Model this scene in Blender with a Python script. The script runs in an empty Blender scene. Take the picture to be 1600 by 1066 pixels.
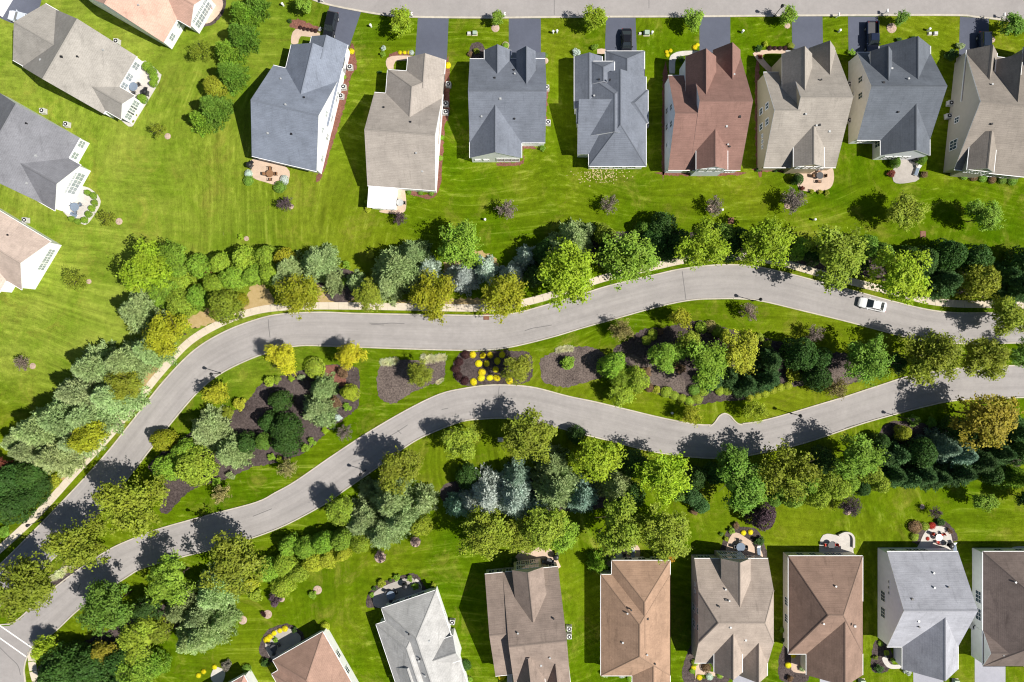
import bpy, bmesh, math, random
import numpy as np
from mathutils import Vector, Matrix
from mathutils.geometry import tessellate_polygon
scene = bpy.context.scene
COL = scene.collection
# ------------------------------------------------------------------ camera: drone looking straight down
H = 120.0          # flying height in metres
S = 0.11           # metres of ground per photo pixel (1600 px wide)
cam = bpy.data.cameras.new('camera'); camo = bpy.data.objects.new('camera', cam); COL.objects.link(camo)
camo.location = (0, 0, H); camo.rotation_euler = (0, 0, 0)
cam.sensor_width = 36.0; cam.lens = 36.0 * H / (1600 * S); cam.clip_start = 1.0; cam.clip_end = 2000.0
scene.camera = camo
# ------------------------------------------------------------------ light
SUN_EL = math.radians(52); SX, SY = 0.955, -0.297        # direction towards the sun on the ground plane
world = bpy.data.worlds.new('World'); scene.world = world; world.use_nodes = True
wn = world.node_tree; wn.nodes.clear()
sky = wn.nodes.new('ShaderNodeTexSky'); sky.sky_type = 'NISHITA'; sky.sun_disc = False
sky.sun_elevation = SUN_EL; sky.sun_rotation = math.atan2(SX, SY)
bg = wn.nodes.new('ShaderNodeBackground'); bg.inputs['Strength'].default_value = 0.052
wo = wn.nodes.new('ShaderNodeOutputWorld')
wn.links.new(sky.outputs[0], bg.inputs[0]); wn.links.new(bg.outputs[0], wo.inputs[0])
sl = bpy.data.lights.new('sun', 'SUN'); sl.energy = 4.9; sl.angle = math.radians(0.55); sl.color = (1.0, 0.955, 0.88)
so = bpy.data.objects.new('sun', sl); COL.objects.link(so); so.location = (60, -20, 90)
so.rotation_euler = Vector((SX * math.cos(SUN_EL), SY * math.cos(SUN_EL), math.sin(SUN_EL))).to_track_quat('Z', 'Y').to_euler()
vs = scene.view_settings; vs.view_transform = 'Standard'; vs.look = 'None'; vs.gamma = 1.0; vs.exposure = 0.46
vs.use_curve_mapping = False
scene.cycles.filter_width = 1.15
scene.render.resolution_x = 1024; scene.render.resolution_y = 682

# ------------------------------------------------------------------ helpers
def P(x, y, z=0.0):
    """place on the plane of height z that lies at survey coordinates x, y (pixels of a 1600 wide survey)"""
    k = S * (1 - z / H)
    return Vector(((x - 800) * k, (533 - y) * k, z))

def srgb(r, g, b):
    f = lambda c: (c / 255 / 12.92) if c / 255 <= 0.04045 else ((c / 255 + 0.055) / 1.055) ** 2.4
    return (f(r), f(g), f(b))

class NT:
    def __init__(self, name):
        self.m = bpy.data.materials.new(name); self.m.use_nodes = True
        self.t = self.m.node_tree; self.t.nodes.clear()
        self.out = self.n('ShaderNodeOutputMaterial')
    def n(self, typ, **kw):
        nd = self.t.nodes.new(typ)
        for k, v in kw.items(): setattr(nd, k, v)
        return nd
    def l(self, a, b): self.t.links.new(a, b)
    def noise(self, vec, scale, detail=3, rough=0.55, dist=0.0):
        nd = self.n('ShaderNodeTexNoise'); nd.inputs['Scale'].default_value = scale
        nd.inputs['Detail'].default_value = detail; nd.inputs['Roughness'].default_value = rough
        nd.inputs['Distortion'].default_value = dist
        if vec is not None: self.l(vec, nd.inputs['Vector'])
        return nd.outputs['Fac']
    def mapr(self, v, a, b, c=0.0, d=1.0):
        nd = self.n('ShaderNodeMapRange'); nd.inputs[1].default_value = a; nd.inputs[2].default_value = b
        nd.inputs[3].default_value = c; nd.inputs[4].default_value = d; self.l(v, nd.inputs[0]); return nd.outputs[0]
    def mix(self, f, a, b, mode='MIX'):
        nd = self.n('ShaderNodeMix', data_type='RGBA', blend_type=mode)
        for v, s in ((f, nd.inputs[0]), (a, nd.inputs[6]), (b, nd.inputs[7])):
            if hasattr(v, 'links'): self.l(v, s)
            elif isinstance(v, (int, float)): s.default_value = v
            else: s.default_value = (*v, 1)
        return nd.outputs[2]
    def scalec(self, c, v):
        nd = self.n('ShaderNodeVectorMath', operation='SCALE'); self.l(v, nd.inputs['Scale'])
        if hasattr(c, 'links'): self.l(c, nd.inputs[0])
        else: nd.inputs[0].default_value = c
        return nd.outputs[0]
    def math(self, op, a, b=0.0):
        nd = self.n('ShaderNodeMath', operation=op)
        for v, s in ((a, nd.inputs[0]), (b, nd.inputs[1])):
            if hasattr(v, 'links'): self.l(v, s)
            else: s.default_value = v
        return nd.outputs[0]
    def vmul(self, vec, xyz):
        nd = self.n('ShaderNodeVectorMath', operation='MULTIPLY'); self.l(vec, nd.inputs[0]); nd.inputs[1].default_value = xyz
        return nd.outputs[0]
    def pos(self): return self.n('ShaderNodeNewGeometry').outputs['Position']
    def obj(self): return self.n('ShaderNodeTexCoord').outputs['Object']
    def bsdf(self, col, rough=0.9, metal=0.0, spec=0.3, bump=None, bstr=0.3, bdist=0.05):
        b = self.n('ShaderNodeBsdfPrincipled'); b.inputs['Roughness'].default_value = rough
        b.inputs['Metallic'].default_value = metal; b.inputs['Specular IOR Level'].default_value = spec
        if hasattr(col, 'links'): self.l(col, b.inputs['Base Color'])
        else: b.inputs['Base Color'].default_value = (*col, 1)
        if bump is not None:
            bn = self.n('ShaderNodeBump'); bn.inputs['Strength'].default_value = bstr; bn.inputs['Distance'].default_value = bdist
            self.l(bump, bn.inputs['Height']); self.l(bn.outputs[0], b.inputs['Normal'])
        self.l(b.outputs[0], self.out.inputs[0]); return self.m

def plain(name, c, rough=0.7, metal=0.0, spec=0.4, var=0.12, sc=4.0):
    t = NT(name); p = t.obj(); f = t.mapr(t.noise(p, sc), 0.25, 0.75, 1 - var, 1 + var)
    return t.bsdf(t.scalec(c, f), rough, metal, spec)

def mat_lawn():
    t = NT('lawn_grass'); p = t.pos()
    big = t.noise(p, 0.028, 4, 0.6); mid = t.noise(p, 0.13, 4, 0.65, 0.6); fine = t.noise(p, 1.1, 4, 0.75); micro = t.noise(p, 5.0, 3, 0.8)
    c = t.mix(t.mapr(mid, 0.3, 0.7), (0.044, 0.094, 0.0012), (0.086, 0.138, 0.0025))
    c = t.mix(t.mapr(big, 0.42, 0.64), c, (0.115, 0.15, 0.006))
    # paler lawn towards the west: its front-lit brightness is put into the colour
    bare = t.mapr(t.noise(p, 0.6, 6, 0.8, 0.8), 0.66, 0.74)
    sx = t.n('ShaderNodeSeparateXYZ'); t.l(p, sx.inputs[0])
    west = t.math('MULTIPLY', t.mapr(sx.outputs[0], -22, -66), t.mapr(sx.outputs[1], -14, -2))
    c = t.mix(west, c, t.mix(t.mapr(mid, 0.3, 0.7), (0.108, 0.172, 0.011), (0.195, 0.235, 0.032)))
    dry = t.mapr(t.noise(p, 0.17, 7, 0.78, 0.7), 0.52, 0.68)
    c = t.mix(t.math('MULTIPLY', dry, 0.55), c, (0.205, 0.19, 0.032))
    c = t.mix(t.math('MULTIPLY', bare, 0.5), c, (0.27, 0.235, 0.10))
    # mowing bands, bent by the mower's curves
    wr = t.n('ShaderNodeTexNoise'); wr.inputs['Scale'].default_value = 0.022; wr.inputs['Detail'].default_value = 1.0; t.l(p, wr.inputs['Vector'])
    off = t.n('ShaderNodeVectorMath', operation='SCALE'); t.l(wr.outputs['Color'], off.inputs[0]); off.inputs['Scale'].default_value = 26.0
    pw = t.n('ShaderNodeVectorMath', operation='ADD'); t.l(p, pw.inputs[0]); t.l(off.outputs[0], pw.inputs[1])
    band = t.noise(t.vmul(pw.outputs[0], (0.03, 1.15, 1.0)), 1.0, 5, 0.72); band2 = t.noise(t.vmul(pw.outputs[0], (0.9, 0.04, 1.0)), 1.0, 4, 0.7)
    w = t.mix(t.mapr(t.noise(p, 0.02, 2), 0.50, 0.60), band, band2)
    c = t.mix(t.mapr(w, 0.56, 0.70, 0.0, 0.55), c, (0.19, 0.215, 0.035))
    f = t.math('MULTIPLY', t.mapr(w, 0.3, 0.7, 0.68, 1.36), t.mapr(fine, 0.25, 0.75, 0.72, 1.28))
    f = t.math('MULTIPLY', f, t.mapr(micro, 0.3, 0.7, 0.98, 1.26))
    return t.bsdf(t.scalec(c, f), 1.0, 0, 0.0, t.math('ADD', fine, micro), 0.7, 0.12)

def mat_asphalt(name, c, streak=0.06, lanes=False):
    t = NT(name); p = t.pos()
    f = t.mapr(t.noise(p, 0.16, 4, 0.6), 0.3, 0.7, 1 - 0.09, 1 + 0.09)
    f = t.math('MULTIPLY', f, t.mapr(t.noise(p, 1.3, 4, 0.7), 0.3, 0.7, 1 - streak, 1 + streak))
    f = t.math('MULTIPLY', f, t.mapr(t.noise(p, 14, 2, 0.7), 0.25, 0.75, 0.88, 1.12))
    if lanes:     # wheel paths and gutter dirt run along the carriageway
        uv = t.n('ShaderNodeUVMap', uv_map='lane'); sp = t.n('ShaderNodeSeparateXYZ'); t.l(uv.outputs[0], sp.inputs[0])
        lg = t.noise(t.vmul(uv.outputs[0], (14.0, 0.05, 1.0)), 1.0, 4, 0.65)
        f = t.math('MULTIPLY', f, t.mapr(lg, 0.3, 0.7, 0.93, 1.06))
        dist = t.math('ABSOLUTE', t.math('SUBTRACT', t.math('ABSOLUTE', t.math('SUBTRACT', sp.outputs[0], 0.5)), 0.19))
        f = t.math('MULTIPLY', f, t.mapr(dist, 0.0, 0.12, 0.945, 1.03))
        edge = t.math('ADD', t.math('ABSOLUTE', t.math('SUBTRACT', sp.outputs[0], 0.5)), t.math('MULTIPLY', t.math('SUBTRACT', t.noise(p, 0.9, 4, 0.7), 0.5), 0.09))
        f = t.math('MULTIPLY', f, t.mapr(edge, 0.44, 0.5, 1.0, 0.84))
        patch = t.mapr(t.noise(p, 0.09, 2), 0.60, 0.62, 1.0, 0.965); f = t.math('MULTIPLY', f, patch)
        oil = t.mapr(t.noise(p, 0.8, 3, 0.6), 0.70, 0.78, 1.0, 0.86); f = t.math('MULTIPLY', f, oil)
    return t.bsdf(t.scalec(c, f), 0.93, 0, 0.25, t.noise(p, 9, 3), 0.25, 0.02)

def mat_ground(name, c1, c2, sc=3.0, bump=1.0):
    t = NT(name); p = t.pos(); a = t.noise(p, sc, 5, 0.75); b = t.noise(p, sc * 0.12, 3)
    c = t.mix(t.mapr(t.math('ADD', t.math('MULTIPLY', a, 0.7), t.math('MULTIPLY', b, 0.3)), 0.36, 0.64), c1, c2)
    return t.bsdf(c, 1.0, 0, 0.1, a, bump, 0.2)

def mat_shingle(name, c, blotch=0.14):
    t = NT(name); p = t.obj()
    f = t.mapr(t.noise(p, 0.35, 4, 0.65), 0.3, 0.7, 1 - blotch, 1 + blotch)
    f = t.math('MULTIPLY', f, t.mapr(t.noise(t.vmul(p, (0.55, 3.4, 3.4)), 1.0, 4, 0.7), 0.3, 0.7, 0.90, 1.10))
    f = t.math('MULTIPLY', f, t.mapr(t.noise(p, 7.0, 2, 0.8), 0.25, 0.75, 0.87, 1.13))
    st = t.mapr(t.noise(t.vmul(p, (1.6, 0.22, 0.3)), 1.0, 4, 0.7), 0.56, 0.74, 1.0, 1.0 - blotch * 1.5); f = t.math('MULTIPLY', f, st)
    # shingle courses follow the height of the slope
    sz = t.n('ShaderNodeSeparateXYZ'); t.l(p, sz.inputs[0])
    co = t.math('FRACT', t.math('MULTIPLY', sz.outputs[2], 6.4))
    f = t.math('MULTIPLY', f, t.mapr(co, 0.0, 0.3, 0.84, 1.0))
    return t.bsdf(t.scalec(c, f), 0.95, 0, 0.2, t.noise(p, 5, 3, 0.8), 0.25, 0.03)

def mat_siding(name, c):
    t = NT(name); p = t.obj(); sz = t.n('ShaderNodeSeparateXYZ'); t.l(p, sz.inputs[0])
    co = t.math('FRACT', t.math('MULTIPLY', sz.outputs[2], 7.0))
    f = t.math('MULTIPLY', t.mapr(co, 0, 0.2, 0.88, 1.0), t.mapr(t.noise(p, 1.2, 3), 0.3, 0.7, 0.95, 1.04))
    return t.bsdf(t.scalec(c, f), 0.6, 0, 0.35)

def mat_leaf():
    t = NT('foliage'); oi = t.n('ShaderNodeObjectInfo'); ge = t.n('ShaderNodeNewGeometry')
    r = ge.outputs['Random Per Island']; p = t.obj()
    big = t.noise(p, 1.6, 3)
    f = t.math('MULTIPLY', t.mapr(r, 0, 1, 0.7, 1.3), t.mapr(big, 0.3, 0.7, 0.84, 1.16))
    c = t.scalec(oi.outputs['Color'], f)
    hs = t.n('ShaderNodeHueSaturation'); t.l(c, hs.inputs['Color'])
    t.l(t.mapr(t.noise(p, 2.2, 2), 0.3, 0.7, 0.494, 0.512), hs.inputs['Hue'])
    d = t.n('ShaderNodeBsdfPrincipled'); t.l(hs.outputs[0], d.inputs['Base Color']); d.inputs['Roughness'].default_value = 0.62
    d.inputs['Specular IOR Level'].default_value = 0.22
    tr = t.n('ShaderNodeBsdfTranslucent'); t.l(hs.outputs[0], tr.inputs[0])
    mx = t.n('ShaderNodeMixShader'); mx.inputs[0].default_value = 0.28
    t.l(d.outputs[0], mx.inputs[1]); t.l(tr.outputs[0], mx.inputs[2]); t.l(mx.outputs[0], t.out.inputs[0])
    return t.m

M = {}
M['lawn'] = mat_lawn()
M['road'] = mat_asphalt('worn_road_asphalt', (0.295, 0.275, 0.265)); M['lane'] = mat_asphalt('worn_lane_asphalt', (0.298, 0.278, 0.268), 0.06, True)
M['drive'] = mat_asphalt('sealed_driveway_asphalt', (0.090, 0.099, 0.132), 0.05)
M['drivelight'] = mat_asphalt('pale_driveway_concrete', (0.33, 0.33, 0.37), 0.05)
M['tar'] = plain('tar_sealant', (0.15, 0.142, 0.14), 0.8)
M['kerb'] = mat_asphalt('kerb_concrete', (0.46, 0.42, 0.35), 0.14)
M['walk'] = mat_asphalt('sidewalk_concrete', (0.54, 0.47, 0.37), 0.08)
M['patio'] = mat_asphalt('patio_pavers', (0.50, 0.38, 0.29), 0.1)
M['patiow'] = mat_asphalt('pale_patio_concrete', (0.50, 0.47, 0.43), 0.1)
M['patiog'] = mat_asphalt('grey_patio_stone', (0.36, 0.33, 0.30), 0.12)
M['mulch'] = mat_ground('dark_bark_mulch', (0.034, 0.026, 0.025), (0.128, 0.10, 0.094), 2.6)
M['straw'] = mat_ground('grey_dry_groundcover', (0.05, 0.038, 0.035), (0.215, 0.172, 0.15), 3.4)
M['redmulch'] = mat_ground('red_bark_mulch', (0.13, 0.055, 0.04), (0.26, 0.12, 0.09), 3.0)
M['ring'] = mat_ground('pale_mulch', (0.36, 0.26, 0.20), (0.58, 0.44, 0.36), 4.0)
M['tan'] = mat_ground('dry_tan_grass', (0.33, 0.24, 0.10), (0.42, 0.31, 0.16), 1.2, 0.4)
M['paint'] = plain('white_road_paint', (0.75, 0.74, 0.70), 0.7)
M['trim'] = plain('white_trim', (0.84, 0.84, 0.84), 0.55, var=0.04)
M['glass'] = plain('window_glass', (0.045, 0.07, 0.095), 0.08, 0, 0.8, 0.3, 1.5)
M['glassl'] = plain('painted_reflection_glass', (0.30, 0.34, 0.36), 0.1, 0, 0.8, 0.3, 1.5)  # reflected sky and sunlit ground painted in as a lighter pane colour
M['leaf'] = mat_leaf()
M['bark'] = plain('tree_bark', (0.11, 0.085, 0.065), 0.95, 0, 0.1, 0.3, 6)
M['black'] = plain('black_metal', (0.016, 0.016, 0.018), 0.45)
M['dgrey'] = plain('dark_grey_plastic', (0.06, 0.06, 0.065), 0.6)
M['acw'] = plain('pale_grey_enamel', (0.5, 0.5, 0.49), 0.5)
M['white'] = plain('white_enamel', (0.78, 0.78, 0.77), 0.4)
M['lgrey'] = plain('light_grey_metal', (0.42, 0.43, 0.43), 0.5, 0.2)
M['ugreen'] = plain('utility_green_enamel', (0.30, 0.38, 0.30), 0.5)
M['wood'] = plain('brown_wood', (0.23, 0.12, 0.06), 0.6)
M['cloth'] = plain('blue_grey_cloth', (0.16, 0.20, 0.26), 0.9)
M['redc'] = plain('red_cloth', (0.5, 0.05, 0.03), 0.9)
M['tyre'] = plain('tyre_rubber', (0.02, 0.02, 0.02), 0.9)
M['cglass'] = plain('car_glass', (0.02, 0.026, 0.03), 0.05, 0, 0.9)
M['lampg'] = plain('lamp_glass', (0.75, 0.76, 0.78), 0.1)
M['redl'] = plain('tail_light', (0.35, 0.01, 0.01), 0.2)
M['stone'] = mat_ground('pale_stones', (0.35, 0.29, 0.22), (0.62, 0.55, 0.43), 5)

def mesh(name, vs, fs, mats, mi=None, smooth=False):
    me = bpy.data.meshes.new(name); me.from_pydata([tuple(v) for v in vs], [], fs)
    for m in (mats if isinstance(mats, (list, tuple)) else [mats]): me.materials.append(m)
    if mi is not None: me.polygons.foreach_set('material_index', mi)
    if smooth: me.polygons.foreach_set('use_smooth', [True] * len(me.polygons))
    me.update(); return me

def link(name, me, parent=None, loc=None, rot=None, scale=None):
    o = bpy.data.objects.new(name, me); COL.objects.link(o)
    if parent is not None: o.parent = parent
    if loc is not None: o.location = loc
    if rot is not None: o.rotation_euler = rot
    if scale is not None: o.scale = scale
    return o

def tag(o, label=None, cat=None, group=None, kind=None):
    for k, v in (('label', label), ('category', cat), ('group', group), ('kind', kind)):
        if v: o[k] = v
    return o

class MB:
    """collects boxes, tubes and discs into one mesh"""
    def __init__(s): s.v = []; s.f = []
    def add(s, vs, fs):
        o = len(s.v); s.v += [Vector(v) for v in vs]; s.f += [tuple(i + o for i in f) for f in fs]; return s
    def box(s, x0, y0, z0, x1, y1, z1, taper=0.0):
        t = taper
        vs = [(x0, y0, z0), (x1, y0, z0), (x1, y1, z0), (x0, y1, z0), (x0 + t, y0 + t, z1), (x1 - t, y0 + t, z1), (x1 - t, y1 - t, z1), (x0 + t, y1 - t, z1)]
        return s.add(vs, [(3, 2, 1, 0), (4, 5, 6, 7), (0, 1, 5, 4), (1, 2, 6, 5), (2, 3, 7, 6), (3, 0, 4, 7)])
    def tube(s, a, b, r0, r1=None, n=8):
        a = Vector(a); b = Vector(b); r1 = r0 if r1 is None else r1
        d = (b - a).normalized(); u = d.orthogonal().normalized(); w = d.cross(u); vs = []
        for p, r in ((a, r0), (b, r1)):
            for i in range(n):
                t = 2 * math.pi * i / n; vs.append(p + u * r * math.cos(t) + w * r * math.sin(t))
        fs = [(i, (i + 1) % n, n + (i + 1) % n, n + i) for i in range(n)] + [tuple(range(n))[::-1], tuple(range(n, 2 * n))]
        return s.add(vs, fs)
    def lathe(s, prof, n=12, c=(0, 0, 0)):
        vs = []; fs = []
        for r, z in prof:
            for i in range(n):
                t = 2 * math.pi * i / n; vs.append((c[0] + r * math.cos(t), c[1] + r * math.sin(t), c[2] + z))
        for k in range(len(prof) - 1):
            for i in range(n): fs.append((k * n + i, k * n + (i + 1) % n, (k + 1) * n + (i + 1) % n, (k + 1) * n + i))
        fs += [tuple(range(n))[::-1], tuple(range((len(prof) - 1) * n, len(prof) * n))]
        return s.add(vs, fs)
    def mesh(s, name, m, smooth=False): return mesh(name, s.v, s.f, m, None, smooth)

def sheet(name, pts, z, m, thick=0.0, parent=None, kind=None):
    """flat polygon from survey points, or a slab when thick > 0"""
    pp = [P(x, y) for x, y in pts]; c = sum(pp, Vector()) / len(pp)
    q = [Vector((p.x - c.x, p.y - c.y, 0)) for p in pp]
    tri = tessellate_polygon([q]); n = len(q)
    vs = [v.copy() for v in q]; fs = []
    for a, b, d in tri:
        if (q[b] - q[a]).cross(q[d] - q[a]).z < 0: a, b = b, a
        fs.append((a, b, d))
    if thick:
        vs += [Vector((v.x, v.y, -thick)) for v in q]
        area = sum(q[i].x * q[(i + 1) % n].y - q[(i + 1) % n].x * q[i].y for i in range(n))
        for i in range(n):
            j = (i + 1) % n
            fs.append((i, i + n, j + n, j) if area > 0 else (j, j + n, i + n, i))
    o = link(name, mesh(name, vs, fs, m), parent, (c.x, c.y, z) if parent is None else (c.x - parent.location.x, c.y - parent.location.y, z - parent.location.z))
    if kind: o['kind'] = kind
    return o

def smooth(pts, closed=False, step=6):
    n = len(pts); out = []
    rng = range(n) if closed else range(n - 1)
    g = (lambda i: pts[i % n]) if closed else (lambda i: pts[max(0, min(n - 1, i))])
    for i in rng:
        p0, p1, p2, p3 = g(i - 1), g(i), g(i + 1), g(i + 2)
        k = max(1, int(math.dist(p1, p2) / step))
        for j in range(k):
            t = j / k; t2 = t * t; t3 = t2 * t
            out.append(tuple(0.5 * (2 * p1[a] + (p2[a] - p0[a]) * t + (2 * p0[a] - 5 * p1[a] + 4 * p2[a] - p3[a]) * t2 + (3 * p1[a] - p0[a] - 3 * p2[a] + p3[a]) * t3) for a in (0, 1)))
    if not closed: out.append(pts[-1])
    return out

def offset(pts, d):
    out = []; n = len(pts)
    for i in range(n):
        a = pts[max(0, i - 1)]; b = pts[min(n - 1, i + 1)]; L = math.dist(a, b) or 1
        out.append((pts[i][0] - (b[1] - a[1]) / L * d, pts[i][1] + (b[0] - a[0]) / L * d))
    return out

def strip(name, pts, w, z0, z1, m, parent=None, kind='structure'):
    """raised band along a polyline, w in metres"""
    a = offset(pts, -w / S / 2); b = offset(pts, w / S / 2); n = len(pts); vs = []; fs = []
    for i in range(n):
        for q, z in ((a[i], z0), (a[i], z1), (b[i], z1), (b[i], z0)):
            p = P(*q); vs.append((p.x, p.y, z))
    for i in range(n - 1):
        for k in range(3):
            fs.append((4 * i + k, 4 * i + 4 + k, 4 * i + 5 + k, 4 * i + 1 + k))
    fs += [(0, 1, 2, 3), tuple(4 * n - 4 + k for k in (3, 2, 1, 0))]
    c = Vector(vs[0]); c.z = 0
    o = link(name, mesh(name, [Vector(v) - c for v in vs], fs, m), parent, c if parent is None else c - parent.location)
    if kind and parent is None: o['kind'] = kind
    return o

THINGS = []     # plants that get their label from where they stand: (object, description, x, y, category, group)
# ================================================================== the setting
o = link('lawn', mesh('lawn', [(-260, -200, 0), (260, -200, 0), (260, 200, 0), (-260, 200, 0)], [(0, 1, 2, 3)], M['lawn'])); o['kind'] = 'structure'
UO = [(-60, 938), (0, 882), (17, 866), (87, 795), (155, 722), (207, 658), (255, 597), (303, 548), (352, 518), (402, 499), (440, 491), (500, 488), (560, 490), (675, 492), (762, 493), (807, 489), (845, 479), (900, 463), (950, 447), (1025, 429), (1067, 420), (1125, 414), (1175, 416), (1225, 426), (1275, 439), (1350, 459), (1395, 471), (1450, 484), (1495, 489), (1547, 489), (1610, 491), (1680, 494)]
UI = [(-60, 985), (0, 947), (75, 881), (157, 800), (212, 732), (267, 662), (312, 610), (350, 581), (407, 555), (462, 541), (520, 541), (600, 544), (700, 547), (757, 547), (800, 542), (862, 527), (912, 512), (955, 500), (1030, 479), (1080, 469), (1117, 467), (1155, 467), (1192, 471), (1255, 486), (1317, 501), (1370, 515), (1412, 526), (1450, 534), (1500, 537), (1600, 536), (1680, 536)]
LI = [(-60, 976), (0, 976), (15, 975), (32, 965), (62, 937), (120, 892), (167, 861), (200, 845), (250, 826), (325, 805), (400, 785), (430, 770), (462, 752), (517, 714), (575, 676), (637, 640), (687, 616), (725, 607), (762, 602), (800, 602), (837, 606), (887, 619), (930, 628), (980, 640), (1030, 652), (1080, 662), (1110, 664), (1160, 662), (1192, 657), (1230, 647), (1280, 632), (1320, 620), (1375, 602), (1425, 587), (1500, 575), (1562, 572), (1610, 571), (1680, 570)]
LO = [(50, 1014), (87, 986), (130, 947), (195, 904), (225, 887), (285, 870), (325, 860), (390, 842), (445, 821), (505, 789), (540, 765), (590, 730), (630, 701), (662, 682), (717, 660), (750, 655), (800, 654), (855, 664), (905, 677), (962, 691), (1012, 704), (1062, 712), (1112, 716), (1155, 714), (1207, 704), (1250, 694), (1300, 678), (1350, 661), (1407, 645), (1450, 634), (1500, 625), (1600, 621), (1680, 620)]
TOPK = [(430, -30), (462, -14), (490, 0), (515, 8), (565, 18), (605, 24), (655, 27), (780, 28), (875, 27), (1100, 26), (1200, 25), (1475, 24), (1525, 27), (1562, 31), (1600, 38), (1680, 60)]
UO, UI, LI, LO, TOPK = (smooth(q, step=8) for q in (UO, UI, LI, LO, TOPK))
NOTCH = smooth([(1108, 666), (1114, 663), (1119, 657), (1124, 650), (1132, 646), (1141, 650), (1147, 657), (1153, 662), (1160, 664)], step=3)
def seam(road, pts, w=0.12): strip('tar_seam', smooth(pts, step=4), w * 0.75, 0.005, 0.012, M['tar'], road)
def resample(pts, n):
    d = [0]
    for a, b in zip(pts, pts[1:]): d.append(d[-1] + math.dist(a, b))
    out = []; j = 0
    for i in range(n):
        s = d[-1] * i / (n - 1)
        while j < len(d) - 2 and d[j + 1] < s: j += 1
        f = (s - d[j]) / max(1e-6, d[j + 1] - d[j]); out.append(tuple(pts[j][k] + (pts[j + 1][k] - pts[j][k]) * f for k in (0, 1)))
    return out
def road(name, A, B, n=260):
    A, B = resample(A, n), resample(B, n); c = P(*A[n // 2]); vs = []; fs = []; uv = []; L = 0
    for i in range(n):
        if i: L += math.dist(A[i - 1], A[i]) * S
        for k in range(5):
            q = P(*(A[i][j] + (B[i][j] - A[i][j]) * k / 4 for j in (0, 1))); vs.append(q - c); uv.append((k / 4, L))
    for i in range(n - 1):
        for k in range(4): a = i * 5 + k; fs.append((a, a + 5, a + 6, a + 1))
    if (vs[fs[0][1]] - vs[fs[0][0]]).cross(vs[fs[0][2]] - vs[fs[0][0]]).z < 0: fs = [f[::-1] for f in fs]
    me = mesh(name, vs, fs, M['lane']); ul = me.uv_layers.new(name='lane')
    for lp in me.loops: ul.data[lp.index].uv = uv[lp.vertex_index]
    o = link(name, me, None, (c.x, c.y, 0.006)); o['kind'] = 'structure'; return o
r1 = road('upper_road', UO, UI)
r2 = road('lower_road', [q for q in LI if q[0] > 33 or q[1] < 964], LO)
cs = sheet('cross_street', [(-60, 978), (0, 979), (15, 978), (33, 966), (44, 958), (62, 1004), (50, 1014), (42, 1028), (38, 1046), (40, 1066), (46, 1130), (-60, 1130)], 0.0075, M['road'], kind='structure')
ts = sheet('top_street', TOPK + [(1680, -70), (430, -70)], 0.006, M['road'], kind='structure')
sheet('drain_bay', NOTCH + [(1150, 668), (1115, 668)], 0.010, M['road'], kind='structure')
for q in ([(1066, 424), (1068, 440), (1070, 455), (1072, 470)], [(419, 499), (420, 512), (422, 528)], [(577, 505), (595, 506), (612, 505), (632, 506)], [(580, 507), (600, 508)], [(820, 517), (832, 513), (845, 511), (862, 508)], [(300, 605), (315, 595), (331, 586)]):
    seam(r1, q, 0.16)
for q in ([(780, 604), (779, 615), (778, 628)], [(610, 681), (622, 674), (637, 664)], [(621, 672), (627, 678)], [(690, 640), (700, 638)], [(395, 807), (410, 801), (425, 795)], [(1320, 669), (1335, 664)], [(120, 925), (126, 912)]):
    seam(r2, q, 0.16)
for q in ([(866, 0), (866, 24)], [(1014, -5), (1014, 13)], [(880, -30), (880, 0)]): seam(ts, q, 0.14)
seam(cs, [(0, 1012), (14, 1026), (28, 1040), (32, 1055)], 0.16)
for a, b in (((-30, 957), (51, 1013)), ((-30, 976), (42, 1027))):
    strip('crossing_line', [a, b], 0.22, 0.008, 0.014, M['paint'])
def kerb(pts, w=0.20): return strip('kerb', pts, w, 0, 0.13, M['kerb'])
def clip(pts, f): return [p for p in pts if f(p)]
kerb(UO); kerb(UI); kerb(LO); kerb(TOPK, 0.3)
kerb(clip(LI, lambda p: p[0] < 1112)); kerb(clip(LI, lambda p: p[0] > 1156)); kerb(NOTCH)
kerb(smooth([(50, 1014), (42, 1028), (38, 1046), (40, 1066), (46, 1130)]))
# sidewalk slabs along the upper road
SW = smooth([(-60, 910), (0, 858), (60, 802), (120, 736), (170, 682), (215, 627), (250, 583), (295, 535), (345, 505), (395, 487), (440, 480), (500, 478), (600, 479), (700, 481), (760, 481), (800, 477), (850, 465), (900, 449), (950, 433), (1025, 416), (1067, 407), (1125, 401), (1180, 403), (1230, 413), (1280, 427), (1350, 445), (1400, 457), (1450, 470), (1500, 475), (1560, 476), (1680, 480)], step=1.5)
walk = link('sidewalk', None); walk['kind'] = 'structure'; walk.location = P(250, 583)
acc = 0; last = [SW[0]]; slabs = []
for p in SW[1:]:
    acc += math.dist(last[-1], p); last.append(p)
    if acc > 14.5: slabs.append(last); last = [p]; acc = 0
for q in slabs:
    d = math.dist(q[0], q[-1]); g = 0.14 / d
    a = tuple(q[0][i] + (q[-1][i] - q[0][i]) * g for i in (0, 1)); b = tuple(q[0][i] + (q[-1][i] - q[0][i]) * (1 - g) for i in (0, 1))
    if -40 < a[0] < 1640: strip('slab', [a, q[len(q) // 2], b], 1.25, 0.002, 0.06, M['walk'], walk)
w2 = link('corner_sidewalk', None); w2['kind'] = 'structure'; w2.location = P(55, 1040)
for a, b in zip([(49, 1019), (50, 1034), (52, 1049), (56, 1064), (60, 1080)], [(50, 1033), (52, 1048), (56, 1063), (60, 1079), (64, 1096)]):
    strip('slab', [a, b], 1.3, 0.002, 0.06, M['walk'], w2)
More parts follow.
